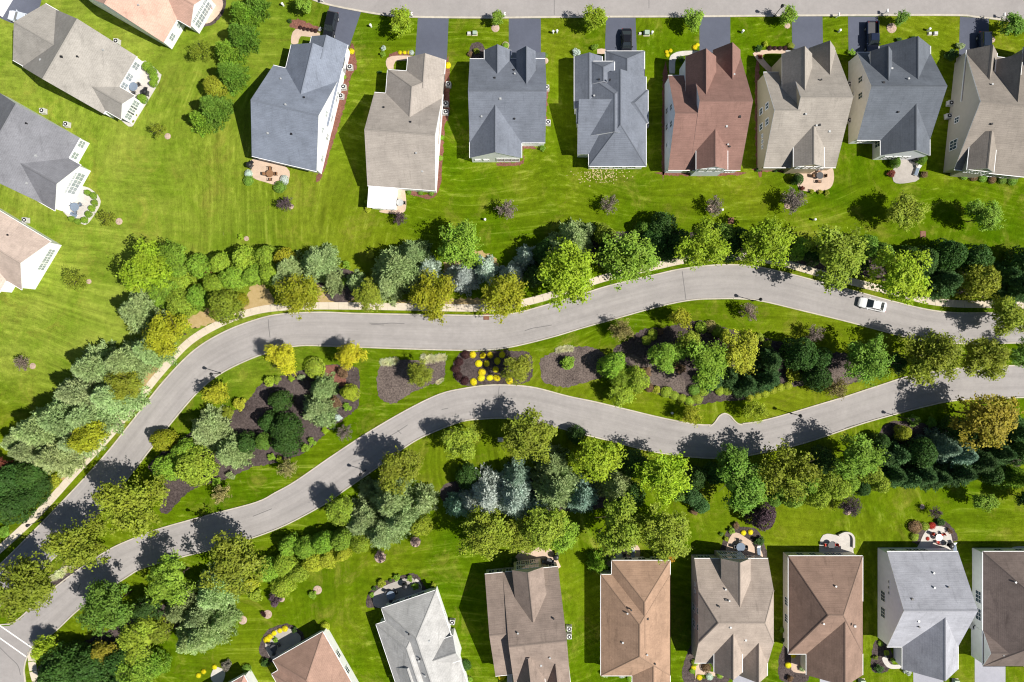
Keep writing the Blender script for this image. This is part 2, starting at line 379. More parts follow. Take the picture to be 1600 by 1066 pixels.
# strip of dry verge between sidewalk and lawn
for q in ([(392, 446), (415, 448), (428, 470), (418, 483), (388, 486), (330, 506), (300, 512), (292, 500), (330, 480), (385, 462)],
          [(500, 430), (535, 425), (552, 470), (500, 474)], [(238, 545), (262, 556), (205, 632), (150, 690), (110, 745), (98, 735), (170, 640), (215, 590)],
          [(620, 470), (780, 466), (780, 476), (620, 474)], [(700, 400), (745, 392), (775, 405), (770, 430), (700, 440)]):
    sheet('dry_verge', [(x + 1.8 * math.sin(i * 2.3), y + 1.8 * math.sin(i * 1.7 + 1)) for i, (x, y) in enumerate(smooth(q, True, 3))], 0.004, M['tan'], kind='structure')
# planting beds of the median and elsewhere
BEDS = {
 'mulch': [
  [(545, 572), (560, 580), (561, 625), (553, 642), (515, 672), (478, 706), (455, 716), (425, 725), (395, 730), (345, 752), (312, 760), (287, 775), (265, 800), (250, 800), (255, 775), (250, 752), (232, 728), (262, 700), (330, 655), (365, 642), (392, 620), (408, 600), (440, 588), (510, 571)],
  [(707, 580), (711, 562), (722, 551), (760, 549), (800, 548), (828, 553), (832, 580), (828, 592), (815, 600), (770, 601), (730, 603), (713, 595)],
  [(958, 548), (980, 532), (1005, 515), (1042, 511), (1092, 501), (1130, 511), (1167, 521), (1205, 531), (1242, 540), (1272, 552), (1320, 552), (1360, 575), (1350, 592), (1310, 603), (1260, 602), (1215, 608), (1172, 624), (1120, 628), (1080, 634), (1062, 626), (1030, 617), (1000, 606), (965, 595)],
  [(480, 425), (540, 420), (560, 440), (548, 470), (520, 472), (500, 450)], [(1390, 660), (1460, 665), (1580, 690), (1580, 735), (1400, 740), (1370, 700)],
  [(70, 1030), (160, 990), (220, 960), (300, 930), (310, 960), (230, 1010), (190, 1066), (70, 1070)],
  [(700, 755), (800, 740), (950, 745), (960, 790), (800, 800), (700, 790)], [(940, 365), (1180, 370), (1400, 400), (1590, 420), (1590, 470), (1300, 425), (1120, 395), (950, 420)],
  [(120, 892), (125, 885), (108, 880), (82, 900), (84, 918)]],
 'straw': [
  [(589, 592), (594, 572), (612, 562), (660, 562), (692, 557), (695, 575), (692, 592), (670, 602), (642, 615), (617, 630), (600, 627), (590, 615)],
  [(845, 562), (872, 549), (910, 541), (940, 550), (957, 572), (945, 588), (912, 598), (882, 605), (850, 597), (845, 580)],
  [(985, 555), (1010, 565), (1060, 580), (1070, 612), (1030, 606), (990, 585)], [(1300, 575), (1345, 580), (1350, 590), (1310, 602)]],
 'redmulch': [
  [(546, 74), (554, 80), (557, 105), (548, 120), (544, 140), (542, 155), (525, 210), (503, 275), (495, 275), (520, 190)],
  [(697, 95), (702, 98), (702, 180), (695, 200), (684, 302), (640, 304), (640, 296), (676, 298), (688, 190)],
  [(852, 130), (859, 140), (856, 150), (852, 205), (848, 200), (850, 140)], [(776, 254), (815, 252), (816, 224), (838, 232), (818, 234), (816, 257), (776, 259)],
  [(1036, 268), (1152, 268), (1152, 274), (1036, 274)], [(1182, 262), (1246, 262), (1246, 268), (1182, 268)],
  [(1190, 90), (1186, 110), (1192, 260), (1182, 262), (1180, 110)], [(1036, 115), (1043, 115), (1040, 265), (1034, 265)],
  [(452, 40), (462, 30), (500, 44), (500, 50), (468, 47)], [(606, 95), (612, 83), (645, 80), (645, 86), (618, 88)], [(497, 575), (530, 572), (540, 600), (510, 600)]],
}
brnd = random.Random(3)
def rag(pts, a=1.3): return [(x + brnd.uniform(-a, a), y + brnd.uniform(-a, a)) for x, y in pts]
for k, v in BEDS.items():
    for q in v:
        sheet('mulch_bed', rag(smooth(q, True, 2.6)), {'mulch': 0.010, 'straw': 0.016, 'redmulch': 0.013}[k], M[k], kind='structure')
# driveways
for k, q in (('drive', [(515, 9), (564, 19), (545, 76), (503, 62)]), ('drive', [(653, 28), (701, 29), (698, 98), (648, 98)]), ('drive', [(795, 29), (845, 29), (845, 88), (795, 88)]),
             ('drive', [(947, 28), (993, 28), (995, 86), (945, 86)]), ('drive', [(1093, 27), (1141, 27), (1141, 84), (1093, 84)]), ('drive', [(1237, 26), (1285, 26), (1286, 84), (1238, 84)]),
             ('drive', [(1325, 26), (1372, 26), (1374, 86), (1326, 86)]), ('drive', [(1500, 26), (1545, 30), (1545, 94), (1498, 94)]), ('drive', [(-20, 20), (25, -20), (68, -10), (60, 18), (40, 40), (18, 36)]),
             ('drivelight', [(1145, 1046), (1184, 1046), (1184, 1110), (1145, 1110)]), ('drivelight', [(1281, 1044), (1329, 1044), (1329, 1110), (1281, 1110)]), ('drivelight', [(1427, 1036), (1474, 1036), (1474, 1110), (1427, 1110)]),
             ('drivelight', [(1523, 1018), (1571, 1018), (1571, 1110), (1523, 1110)]), ('drivelight', [(986, 1036), (1036, 1036), (1036, 1110), (986, 1110)])):
    sheet('driveway', q, 0.012, M[k], kind='structure')
# front walks and patios
for k, q in (('patio', [(455, 68), (462, 46), (500, 52), (500, 60), (470, 57), (466, 68)]), ('patio', [(606, 108), (603, 96), (612, 88), (650, 88), (650, 94), (618, 96), (615, 108)]),
             ('patiow', [(1046, 115), (1046, 92), (1052, 84), (1066, 80), (1094, 80), (1094, 84), (1070, 87), (1056, 93), (1054, 115)]), ('patio', [(1180, 90), (1182, 80), (1240, 77), (1240, 84), (1192, 86), (1210, 112), (1200, 112)]),
             ('patio', [(933, 84), (933, 77), (946, 77), (946, 84)]),
             ('patio', [(1086, 1066), (1090, 1020), (1105, 1020), (1102, 1046), (1132, 1052), (1130, 1058), (1090, 1054)]), ('patio', [(1236, 1040), (1238, 1020), (1250, 1020), (1252, 1042), (1266, 1046), (1266, 1052), (1240, 1050)]),
             ('patiow', [(1378, 1028), (1384, 1024), (1392, 1038), (1416, 1038), (1416, 1043), (1392, 1045), (1382, 1038)]), ('patiow', [(792, 1066), (794, 1046), (800, 1046), (800, 1080), (792, 1080)])):
    sheet('front_walk', smooth(q, True, 5), 0.05, M[k], 0.06, kind='structure')
PAT = [('patio', [(296, -10), (300, 22), (312, 34), (328, 36), (345, 18), (348, 2), (335, -12)]),
 ('patiow', [(196, 194), (206, 198), (214, 186), (250, 126), (249, 114), (238, 103), (222, 96), (205, 130), (186, 176)]),
 ('patiow', [(96, 322), (108, 340), (128, 350), (138, 349), (156, 322), (156, 310), (148, 300), (134, 292), (112, 294)]),
 ('patio', [(397, 248), (448, 262), (450, 284), (436, 290), (415, 285), (396, 278), (392, 264)]), ('patio', [(620, 294), (632, 296), (633, 330), (610, 334), (592, 330), (620, 322)]),
 ('patio', [(1248, 258), (1297, 258), (1297, 294), (1250, 296)]), ('patiog', [(1403, 243), (1430, 243), (1436, 280), (1430, 284), (1396, 284)]),
 ('patiog', [(415, 1012), (418, 996), (432, 984), (452, 982), (470, 1000), (430, 1030)]), ('patiog', [(592, 950), (583, 930), (596, 918), (620, 908), (642, 902), (652, 912), (660, 935)]),
 ('patio', [(806, 885), (812, 862), (838, 855), (860, 858), (873, 878), (870, 890)]), ('patio', [(942, 885), (948, 860), (975, 852), (996, 852), (1000, 868), (990, 876), (960, 884)]),
 ('patio', [(1135, 876), (1140, 840), (1150, 832), (1162, 838), (1186, 856), (1188, 874)]), ('patiow', [(1284, 872), (1282, 842), (1292, 834), (1308, 836), (1322, 831), (1333, 838), (1333, 860), (1330, 872)]),
 ('patiow', [(1434, 866), (1438, 846), (1448, 828), (1466, 822), (1482, 828), (1488, 846), (1490, 862)]), ('patiow', [(1582, 866), (1582, 855), (1620, 855), (1620, 866)]), ('patiow', [(330, 1062), (332, 1048), (340, 1042), (352, 1050), (345, 1070)])]
for k, q in PAT: sheet('patio', smooth(q, True, 5), 0.07, M[k], 0.08, kind='structure')
for q in ([(294, -12), (297, 24), (311, 38), (330, 40), (349, 20), (353, 0), (338, -14)], [(580, 950), (576, 928), (592, 912), (620, 902), (645, 896), (658, 908), (664, 935)], [(406, 1020), (412, 992), (428, 980), (455, 976), (475, 1000), (430, 1034)], [(1128, 876), (1132, 838), (1146, 824), (1180, 826), (1194, 850), (1192, 876)], [(1430, 850), (1432, 836), (1446, 822), (1470, 814), (1486, 822), (1493, 846)]):
    sheet('mulch_bed', rag(smooth(q, True, 3), 1), 0.02, M['mulch'], kind='structure')
for q in ([(1065, 1052), (1078, 1010), (1086, 1012), (1086, 1058), (1130, 1056), (1136, 1066), (1080, 1070)], [(1218, 1060), (1222, 1010), (1234, 1008), (1240, 1046), (1262, 1050), (1258, 1066)], [(1362, 1046), (1366, 1004), (1384, 1006), (1396, 1030), (1384, 1050)], [(733, 82), (738, 68), (750, 66), (757, 76), (757, 92), (738, 92)]):
    sheet('mulch_bed', rag(smooth(q, True, 3), 1), 0.018, M['mulch'], kind='structure')
# pale mulch rings round the young trees
RINGS = [(262, 213, 5), (139, 440, 4), (186, 346, 5.5), (51, 572, 5), (385, 373, 4), (455, 323, 4), (649, 847, 8), (594, 871, 9), (496, 922, 7), (440, 936, 5), (418, 960, 7), (379, 969, 7), (774, 44, 6.5), (1112, 326, 7), (1231, 321, 6), (1393, 44, 8), (790, 94, 4), (852, 95, 5), (946, 276, 0), (1441, 792, 4), (1230, 40, 5), (838, 79, 0), (790, 71, 6), (1325, 800, 5), (700, 38, 0), (1550, 62, 5)]
for x, y, r in RINGS:
    if r: link('mulch_ring', MB().lathe([(r * S, 0.0), (r * S * 0.95, 0.05), (r * S * 0.5, 0.10)], 14).mesh('mulch_ring', M['ring']), None, P(x, y) + Vector((0, 0, 0.002)))['kind'] = 'structure'
# ================================================================== houses
PITCH = 0.67
def build_house(name, label, O, theta, wings, roof, wall, vents=4, blotch=0.14, seed=0):
    """wings: dicts / tuples (u0, v0, u1, v1, ze, zr, axis, hip0, hip1, clip) in survey pixels in the house's own frame"""
    rnd = random.Random(seed); ct, st = math.cos(math.radians(theta)), math.sin(math.radians(theta))
    rm = mat_shingle('shingles_' + name, roof, blotch); wm = mat_siding('siding_' + name, wall)
    cap = plain('ridge_shingles_' + name, tuple(c * 0.82 for c in roof), 0.95)
    w0 = wings[0]; cu, cv = (w0[0] + w0[2]) / 2, (w0[1] + w0[3]) / 2
    root = link(name, None); tag(root, label, 'house', 'houses of the estate')
    root.location = P(O[0] + cu * ct - cv * st, O[1] + cu * st + cv * ct, 3.2) * Vector((1, 1, 0)) if False else Vector(P(O[0] + cu * ct - cv * st, O[1] + cu * st + cv * ct, 3.2).xy.to_3d())
    R = root.location
    info = []
    for wi, w in enumerate(wings):
        u0, v0, u1, v1, ze, zr, ax = w[:7]; ng = ax == 'vn'; ax = 'v' if ng else ax; i0, i1 = (w[7], w[8]) if len(w) > 8 else (0, 0); f = w[9] if len(w) > 9 else 0.0
        k = S * (1 - ze / H)
        def L(u, v, z, k=k):           # house frame (px) -> root-local metres
            x = O[0] + u * ct - v * st; y = O[1] + u * st + v * ct
            return Vector(((x - 800) * k - R.x, (533 - y) * k - R.y, z))
        if ax == 'flat' or ax.startswith('shed'):
            zs = {'flat': (ze, ze, ze, ze), 'shedv0': (ze, ze, zr, zr), 'shedv1': (zr, zr, ze, ze), 'shedu0': (ze, zr, zr, ze), 'shedu1': (zr, ze, ze, zr)}[ax]
            top = [L(u0, v0, zs[0]), L(u1, v0, zs[1]), L(u1, v1, zs[2]), L(u0, v1, zs[3])]
            vs = top + [p - Vector((0, 0, 0.16)) for p in top]
            m_ = [M['trim'], M['trim']] if ax == 'flat' else [rm, M['trim']]
            link('roof', mesh('roof', vs, [(3, 2, 1, 0), (4, 5, 6, 7), (0, 1, 5, 4), (1, 2, 6, 5), (2, 3, 7, 6), (3, 0, 4, 7)], m_, [0, 1, 1, 1, 1, 1]), root)
            d = 0.3 / k; cs_ = [(u0 + d, v0 + d), (u1 - d, v0 + d), (u1 - d, v1 - d), (u0 + d, v1 - d)]
            vs = [L(a, b, 0) for a, b in cs_] + [L(a, b, z - 0.2) for (a, b), z in zip(cs_, zs)]
            wl = link('wall', mesh('wall', vs, [(0, 1, 5, 4)[::-1], (1, 2, 6, 5)[::-1], (2, 3, 7, 6)[::-1], (3, 0, 4, 7)[::-1]], wm), root)
            info.append((L, u0 + d, v0 + d, u1 - d, v1 - d, ze, zr, ax)); continue
        sw = ax == 'v'
        G = (lambda a, b, z, L=L: L(b, a, z)) if sw else (lambda a, b, z, L=L: L(a, b, z))
        a0, a1, b0, b1 = (v0, v1, u0, u1) if sw else (u0, u1, v0, v1)
        bm = (b0 + b1) / 2; half = (b1 - b0) / 2; lz = lambda q: ze + (zr - ze) * q; lb0 = lambda q: b0 + half * q; lb1 = lambda q: b1 - half * q
        pts = {}; V = []
        def V_(key, a, b, z):
            pts[key] = len(V); V.append(G(a, b, z))
        V_('A', a0, b0, ze); V_('B', a1, b0, ze); V_('C', a1, b1, ze); V_('D', a0, b1, ze); V_('R0', a0 + i0, bm, zr); V_('R1', a1 - i1, bm, zr)
        s0 = ['A', 'B']; s1 = ['C', 'D']; hips = []
        if i1 > 0:
            if f > 0: V_('p1', a1, lb0(f), lz(f)); V_('q1', a1, lb1(f), lz(f)); s0.append('p1'); hips.append(('p1', 'q1', 'R1'))
            else: hips.append(('B', 'C', 'R1'))
        s0 += ['R1', 'R0']
        if i0 > 0:
            if f > 0: V_('p0', a0, lb0(f), lz(f)); V_('q0', a0, lb1(f), lz(f)); s0.append('p0'); s1.append('q0'); hips.append(('q0', 'p0', 'R0'))
            else: hips.append(('D', 'A', 'R0'))
        s1 += ['R0', 'R1']
        if i1 > 0 and f > 0: s1.append('q1')
        faces = [s0, s1] + [list(h) for h in hips]
        fi = [[pts[q] for q in F] for F in faces]
        def up(F):
            n = (V[F[1]] - V[F[0]]).cross(V[F[2]] - V[F[0]])
            return F if n.z > 0 else F[::-1]
        fi = [up(F) for F in fi]
        edges = {}
        for F in fi:
            for i in range(len(F)): edges[(F[i], F[(i + 1) % len(F)])] = 1
        n = len(V); th = 0.17; allv = V + [p - Vector((0, 0, th)) for p in V]; ff = list(map(tuple, fi)); mi = [0] * len(fi)
        for F in fi: ff.append(tuple(i + n for i in F[::-1])); mi.append(1)
        for (a, b) in edges:
            if (b, a) not in edges: ff.append((a, a + n, b + n, b)); mi.append(1)
        link('roof', mesh('roof', allv, ff, [rm, M['trim']], mi), root)
        # ridge cap
        rb = V[pts['R1']] - V[pts['R0']]
        if rb.length > 0.6:
            t = rb.normalized(); s_ = t.cross(Vector((0, 0, 1))) * 0.17; p0, p1 = V[pts['R0']], V[pts['R1']]; z3 = Vector((0, 0, 0.035)); zd = Vector((0, 0, -0.17 * (zr - ze) / (half * k) + 0.025))
            link('ridge_cap', mesh('ridge_cap', [p0 + s_ + zd, p0 + z3, p0 - s_ + zd, p1 + s_ + zd, p1 + z3, p1 - s_ + zd], [(0, 1, 4, 3), (1, 2, 5, 4)], cap), root)
        for hp in hips:
            for e in hp[:2]:
                p0, p1 = V[pts[e]], V[pts['R0' if 'R0' in hp else 'R1']]; t = (p1 - p0).normalized(); s_ = t.cross(Vector((0, 0, 1))).normalized() * 0.13
                z3 = Vector((0, 0, 0.045)); zd = Vector((0, 0, -0.045)); link('hip_cap', mesh('hip_cap', [p0 + s_ + zd, p0 + z3, p0 - s_ + zd, p1 + s_ + zd, p1 + z3, p1 - s_ + zd], [(0, 1, 4, 3), (1, 2, 5, 4)], cap), root)
        # gutters on the eaves
        for (a, b) in () if ng else ((('A', 'B'), ('C', 'D')) + ((('D', 'A'),) if i0 > 0 and f == 0 else ()) + ((('B', 'C'),) if i1 > 0 and f == 0 else ())):
            p, q = V[pts[a]], V[pts[b]]; t = (q - p).normalized(); c = (V[0] + V[2]) / 2; s_ = t.cross(Vector((0, 0, 1)))
            if s_.dot(p - c) < 0: s_ = -s_
            z1, z2 = Vector((0, 0, -0.02)), Vector((0, 0, -0.13)); q4 = [p + s_ * 0.003, q + s_ * 0.003, q + s_ * 0.085, p + s_ * 0.085]
            link('gutter', mesh('gutter', [x + z1 for x in q4] + [x + z2 for x in q4], [(0, 1, 2, 3), (7, 6, 5, 4), (0, 1, 5, 4), (1, 2, 6, 5), (2, 3, 7, 6), (3, 0, 4, 7)], M['trim']), root)
        # walls
        db, da = 0.28 / k, 0.10 / k
        da0 = 0.32 / k if i0 else da; da1 = 0.32 / k if i1 else da
        A0, A1, B0, B1 = a0 + da0, a1 - da1, b0 + db, b1 - db
        ev = lambda b: lz(1 - abs(b - bm) / half) - th - 0.03
        base = [G(A0, B0, 0), G(A1, B0, 0), G(A1, B1, 0), G(A0, B1, 0)]
        zc = ev(B0); vs = base[:]; fs = []
        def endwall(a, i, ins):
            if ins > 0 and f == 0: return [G(a, B0, ze - 0.1), G(a, B1, ze - 0.1)]
            if ins > 0: return [G(a, B0, zc), G(a, lb0(f) , lz(f) - th - .03), G(a, lb1(f), lz(f) - th - .03), G(a, B1, zc)]
            return [G(a, B0, zc), G(a, bm, zr - th - .03), G(a, B1, zc)]
        for a, (ba, bb), ins in ((A0, (0, 3), i0), (A1, (1, 2), i1)):
            e = endwall(a, 0, ins); n0 = len(vs); vs += e; fs.append((ba,) + tuple(range(n0, n0 + len(e))) + (bb,))
        zs_ = ze - 0.1 if (i0 > 0 and f == 0) or (i1 > 0 and f == 0) else zc
        n0 = len(vs); vs += [G(A0, B0, zs_), G(A1, B0, zs_), G(A1, B1, zs_), G(A0, B1, zs_)]
        fs += [(0, 1, n0 + 1, n0), (3, 2, n0 + 2, n0 + 3)]
        link('wall', mesh('wall', vs, fs, wm), root)
        info.append((L,) + ((B0, A0, B1, A1) if sw else (A0, B0, A1, B1)) + (ze, zr, ax))
    # vent pipes and boxes on the main slope
    L, a0, b0, a1, b1, ze, zr, ax = info[0]
    for i in range(vents):
        for _ in range(20):
            fu, fv = rnd.uniform(0.15, 0.85), rnd.uniform(0.12, 0.88)
            q = 1 - abs((fv if ax == 'u' else fu) - 0.5) * 2
            if 0.15 < q < 0.93: break
        p = L(a0 + (a1 - a0) * fu, b0 + (b1 - b0) * fv, ze + (zr - ze) * q)
        m_ = M['black'] if i % 2 else M['lgrey']
        me = MB().lathe([(0.11, -0.15), (0.11, 0.3), (0.16, 0.31), (0.16, 0.38)], 8).mesh('vent', m_) if i % 3 else MB().box(-0.2, -0.2, -0.2, 0.2, 0.2, 0.18, 0.04).mesh('vent', m_)
        link('roof_vent', me, root, p)
    return root, info

WINM = {}
PALE = False
def window(root, info, wi, side, frac, z, w=1.0, h=1.2, mull=1):
    """a window on one wall of wing wi: side is u0, u1, v0 or v1; frac runs along that wall"""
    L, u0, v0, u1, v1, ze, zr, ax = info[wi]
    if side[0] == 'v':
        vv = v0 if side == 'v0' else v1; p = L(u0 + (u1 - u0) * frac, vv, z); q = L(u1, vv, z); e = L(u0, vv, z)
    else:
        uu = u0 if side == 'u0' else u1; p = L(uu, v0 + (v1 - v0) * frac, z); q = L(uu, v1, z); e = L(uu, v0, z)
    t = (q - e).normalized(); nrm = t.cross(Vector((0, 0, 1))); cen = L((u0 + u1) / 2, (v0 + v1) / 2, z)
    if nrm.dot(p - cen) < 0: nrm = -nrm
    ang = math.atan2(nrm.y, nrm.x) + math.pi / 2
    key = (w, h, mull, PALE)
    if key not in WINM:
        b = MB(); g = 0.09
        b.box(-w / 2 - g, -0.07, -g, w / 2 + g, 0.05, 0); b.box(-w / 2 - g, -0.07, h, w / 2 + g, 0.05, h + g)
        b.box(-w / 2 - g, -0.07, 0, -w / 2, 0.05, h); b.box(w / 2, -0.07, 0, w / 2 + g, 0.05, h)
        for i in range(mull): x = -w / 2 + w * (i + 1) / (mull + 1); b.box(x - 0.03, -0.06, 0, x + 0.03, 0.0, h)
        b.box(-w / 2, -0.055, h * 0.5 - 0.025, w / 2, 0.0, h * 0.5 + 0.025)
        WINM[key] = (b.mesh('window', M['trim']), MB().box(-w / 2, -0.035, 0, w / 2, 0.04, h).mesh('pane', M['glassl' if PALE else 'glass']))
    f, pn = WINM[key]
    o = link('window', f, root, p, (0, 0, ang)); link('pane', pn, o)
    return o

GREY = (0.188, 0.212, 0.262); BEIGE = (0.33, 0.295, 0.262); BROWN = (0.235, 0.137, 0.113); TAN = (0.315, 0.285, 0.25)
WHITE = (0.86, 0.86, 0.87); ze = 3.2
def zr_(h, p=PITCH): return ze + h * S * 0.973 * p
# ---- top row
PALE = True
r, i = build_house('grey_gabled_house', 'white house with slate-grey roof behind the black SUV on its driveway', (427, 102), 13.3,
    [(0, 0, 104, 146, ze, 8.5, 'u'), (20, -38, 106, 73, ze, 6.3, 'v'), (48, -58, 106, -20, ze, 5.35, 'v')], GREY, WHITE, 5, seed=1)
for f in (.15, .38, .6, .85): window(r, i, 0, 'u1', f, 1.1)
for f in (.4, .58): window(r, i, 0, 'u1', f, 4.3, 0.8, 1.0)
window(r, i, 1, 'u1', .5, 1.1)
for f in (.2, .5, .75): window(r, i, 0, 'v1', f, 0.9, 1.4, 1.5)
r, i = build_house('beige_gabled_house', 'white house with beige roof and a flat white sunroom at its back', (585, 144.5), 4.3,
    [(0, 0, 106, 146, ze, 8.4, 'u'), (18, -37, 107, 73, ze, 6.3, 'v', 34, 0), (48, -59, 107, -5, ze, 5.35, 'v'), (2, 140, 46, 180, 2.9, 2.9, 'flat')], BEIGE, WHITE, 4, seed=2)
for f in (.12, .35, .6, .85): window(r, i, 0, 'u1', f, 1.1, 0.8, 1.2)
window(r, i, 0, 'u1', .5, 4.3, 0.8, 1.0)
for f in (.2, .5, .8): window(r, i, 3, 'v1', f, 0.8, 1.1, 1.4)
PALE = False; SLATE = (0.152, 0.168, 0.202)
r, i = build_house('slate_house', 'slate-grey roofed house with two front dormers and a wide white back gable', (0, 0), 0,
    [(734, 92, 852, 223, ze, 7.9, 'u'), (734, 158, 815, 247, ze, 6.7, 'v'), (757, 78, 798, 132, 3.3, 5.5, 'v'), (807, 80, 837, 150, 5.0, 7.0, 'vn'), (800, 82, 852, 94, 2.5, 3.35, 'shedv0')], SLATE, WHITE, 6, seed=3)
for f in (.60, .75, .9): window(r, i, 1, 'v1', f, 1.0, 1.2, 1.7)
for f in (.12, .3): window(r, i, 1, 'v1', f, 1.2, 0.8, 0.8, 0)
window(r, i, 0, 'v1', .8, 1.6, 1.0, 1.0)
r, i = build_house('slate_hip_house', 'slate-grey house of many hip roofs behind the parked black sedan', (0, 0), 0,
    [(905, 108, 1007, 215, ze, 6.5, 'v', 50, 0), (920, 120, 1009.5, 260, ze, 6.5, 'v', 0, 56), (901, 141, 1012.5, 193, ze, 5.2, 'u', 24, 24), (902, 165, 968, 241, ze, 6.25, 'shedv1'), (946, 80, 1007, 150, ze, 5.4, 'v', 20, 0), (897.5, 88, 941, 170, ze, 4.75, 'v'), (922, 96, 960, 132, 4.3, 5.7, 'v', 14, 0)], SLATE, WHITE, 6, seed=4)
for f in (.1, .3, .55, .8): window(r, i, 1, 'v1', f, 0.8, 1.2, 1.6)
r, i = build_house('maroon_roofed_house', 'house with maroon shingle roof beside the slate hip house', (0, 0), 0,
    [(1078, 88, 1157, 266, ze, 9.3, 'u'), (1044, 118, 1082, 266, ze, 8.2, 'u'), (1071, 88, 1119, 178, 5.4, 8.5, 'vn'), (1114, 78, 1157, 150, 3.5, 6.5, 'vn'), (1088, 206, 1137, 265, 5.0, 6.9, 'v')], BROWN, (0.74, 0.78, 0.86), 5, seed=5)
for f in (.34, .52): window(r, i, 1, 'u0', f, 1.2, 0.9, 1.3); window(r, i, 1, 'u0', f + .03, 4.4, 0.9, 1.2)
window(r, i, 1, 'u0', .72, 1.6, 0.6, 0.6, 0)
for f in (.2, .5, .8): window(r, i, 4, 'v1', f, 3.6, 0.95, 1.4)
for f in (.15, .35, .5, .65, .85): window(r, i, 0, 'v1', f, 0.6, 0.9, 1.7)
r, i = build_house('tan_sided_house', 'tan-sided house with pale brown roof and a paved patio at its back', (0, 0), 0,
    [(1228, 80, 1306, 262, ze, 9.2, 'u'), (1193, 113, 1232, 262, ze, 8.2, 'u'), (1222, 84, 1269, 172, 5.4, 8.4, 'vn'), (1264, 75, 1305, 145, 3.5, 6.4, 'vn'), (1240, 202, 1288, 261, 5.0, 6.9, 'v')], TAN, (0.44, 0.37, 0.25), 5, seed=6)
for f in (.38, .55): window(r, i, 1, 'u0', f, 1.2, 0.95, 1.3); window(r, i, 1, 'u0', f, 4.0, 0.95, 1.2)
for f in (.66, .72, .78): window(r, i, 1, 'u0', f, 2.2, 0.5, 0.5, 0)
for f in (.2, .5, .8): window(r, i, 4, 'v1', f, 3.6, 0.95, 1.4)
for f in (.2, .5, .8): window(r, i, 0, 'v1', f, 0.6, 1.0, 1.7)
r, i = build_house('charcoal_roofed_house', 'charcoal-roofed white house behind the dark blue pickup truck', (0, 0), 0,
    [(1339, 82, 1453, 219, ze, 7.9, 'u'), (1376, 165, 1453, 243, ze, 6.4, 'v'), (1374, 72, 1454, 152, ze, 7.0, 'v'), (1360, 80, 1394, 150, 5.0, 7.2, 'vn')], (0.118, 0.132, 0.155), (0.82, 0.83, 0.9), 6, seed=7)
for f in (.33, .52): window(r, i, 0, 'u0', f, 3.6, 0.9, 1.2)
window(r, i, 0, 'u0', .45, 1.5, 1.2, 0.4, 2)
for f in (.12, .3): window(r, i, 0, 'v1', f, 1.0, 0.9, 1.1)
for f in (.35, .7): window(r, i, 1, 'u0', f + .02, 1.0, 1.1, 1.5)
for f in (.2, .4, .6): window(r, i, 1, 'v1', f, 0.8, 1.1, 1.5)
r, i = build_house('taupe_house', 'taupe-sided house with brown roof cut by the right edge, top row', (1510, 84), 6,
    [(0, 0, 116, 182, ze, 8.3, 'u'), (0, -6, 48, 75, ze, 5.9, 'v'), (48, 4, 88, 88, 5.0, 8.0, 'v'), (20, 122, 62, 180, 5.0, 6.8, 'v'), (88, -20, 116, 60, ze, 6, 'v')], (0.25, 0.22, 0.19), (0.42, 0.39, 0.335), 4, seed=8)
window(r, i, 0, 'u0', .56, 1.8, 0.9, 1.1); window(r, i, 0, 'u0', .78, 1.2, 1.6, 1.8, 2)
for f in (.15, .4, .65, .9): window(r, i, 3, 'v1', f, 3.2, 0.8, 1.5)
for f in (.2, .5, .62, .8): window(r, i, 0, 'v1', f, 0.6, 1.0, 1.7)
# ---- west side
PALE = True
r, i = build_house('pale_beige_house', 'white house with pale beige roof and a curved hedged patio, far left', (121, 31), 30,
    [(-37, 3, 109, 107, ze, 8.4, 'v'), (-56, 3, 30, 105, ze, 6.8, 'u'), (60, 58, 137, 101, ze, 5.0, 'u')], (0.315, 0.295, 0.268), WHITE, 6, seed=9)
for f in (.12, .32, .48): window(r, i, 0, 'u1', f, 1.0, 1.1, 1.6)
for f in (.25, .5, .75): window(r, i, 2, 'u1', f, 0.9, 1.3, 1.8, 2)
r, i = build_house('peach_roofed_house', 'white house with peach-pink roof at the top left edge', (256, 67), 30,
    [(-150, -104, 0, 0, ze, 8.4, 'v'), (-40, -100, 24, -42, ze, 5.4, 'u')], (0.52, 0.335, 0.265), WHITE, 4, seed=10)
for f in (.62, .85): window(r, i, 0, 'u1', f, 1.0, 1.1, 1.3)
for f in (.2, .4, .6, .8): window(r, i, 1, 'u1', f, 0.9, 1.0, 1.6); window(r, i, 1, 'u1', f, 2.8, 1.0, .7)
r, i = build_house('grey_white_house', 'white-walled house with dark grey roof at the left edge', (125, 216), 29.6,
    [(-150, 0, 0, 118, ze, 8.5, 'v'), (-50, 36, 22, 118, ze, 6.1, 'u')], (0.185, 0.187, 0.205), WHITE, 7, seed=11)
for f in (.06, .24): window(r, i, 0, 'u1', f, 1.0, 1.1, 1.5)
for f in (.2, .36, .52): window(r, i, 1, 'u1', f, 0.8, 1.2, 1.9, 1); window(r, i, 1, 'u1', f + .02, 2.9, 1.2, .5, 1)
r, i = build_house('pink_tan_house', 'white house with pinkish tan roof cut by the left edge', (79.5, 377.5), 31,
    [(-130, 0, 0, 88, ze, 7.0, 'u'), (-110, 60, -28, 110, ze, 5.2, 'v')], (0.50, 0.40, 0.34), WHITE, 3, seed=12)
for f in (.2, .36, .5): window(r, i, 0, 'u1', f, 0.8, 1.3, 1.6, 2)
r, i = build_house('corner_house', 'beige roof corner at the very top left corner of the frame', (-4, -8), 31,
    [(-120, -60, 0, 28, ze, 6.5, 'u', 0, 0)], (0.36, 0.32, 0.285), WHITE, 2, seed=13)
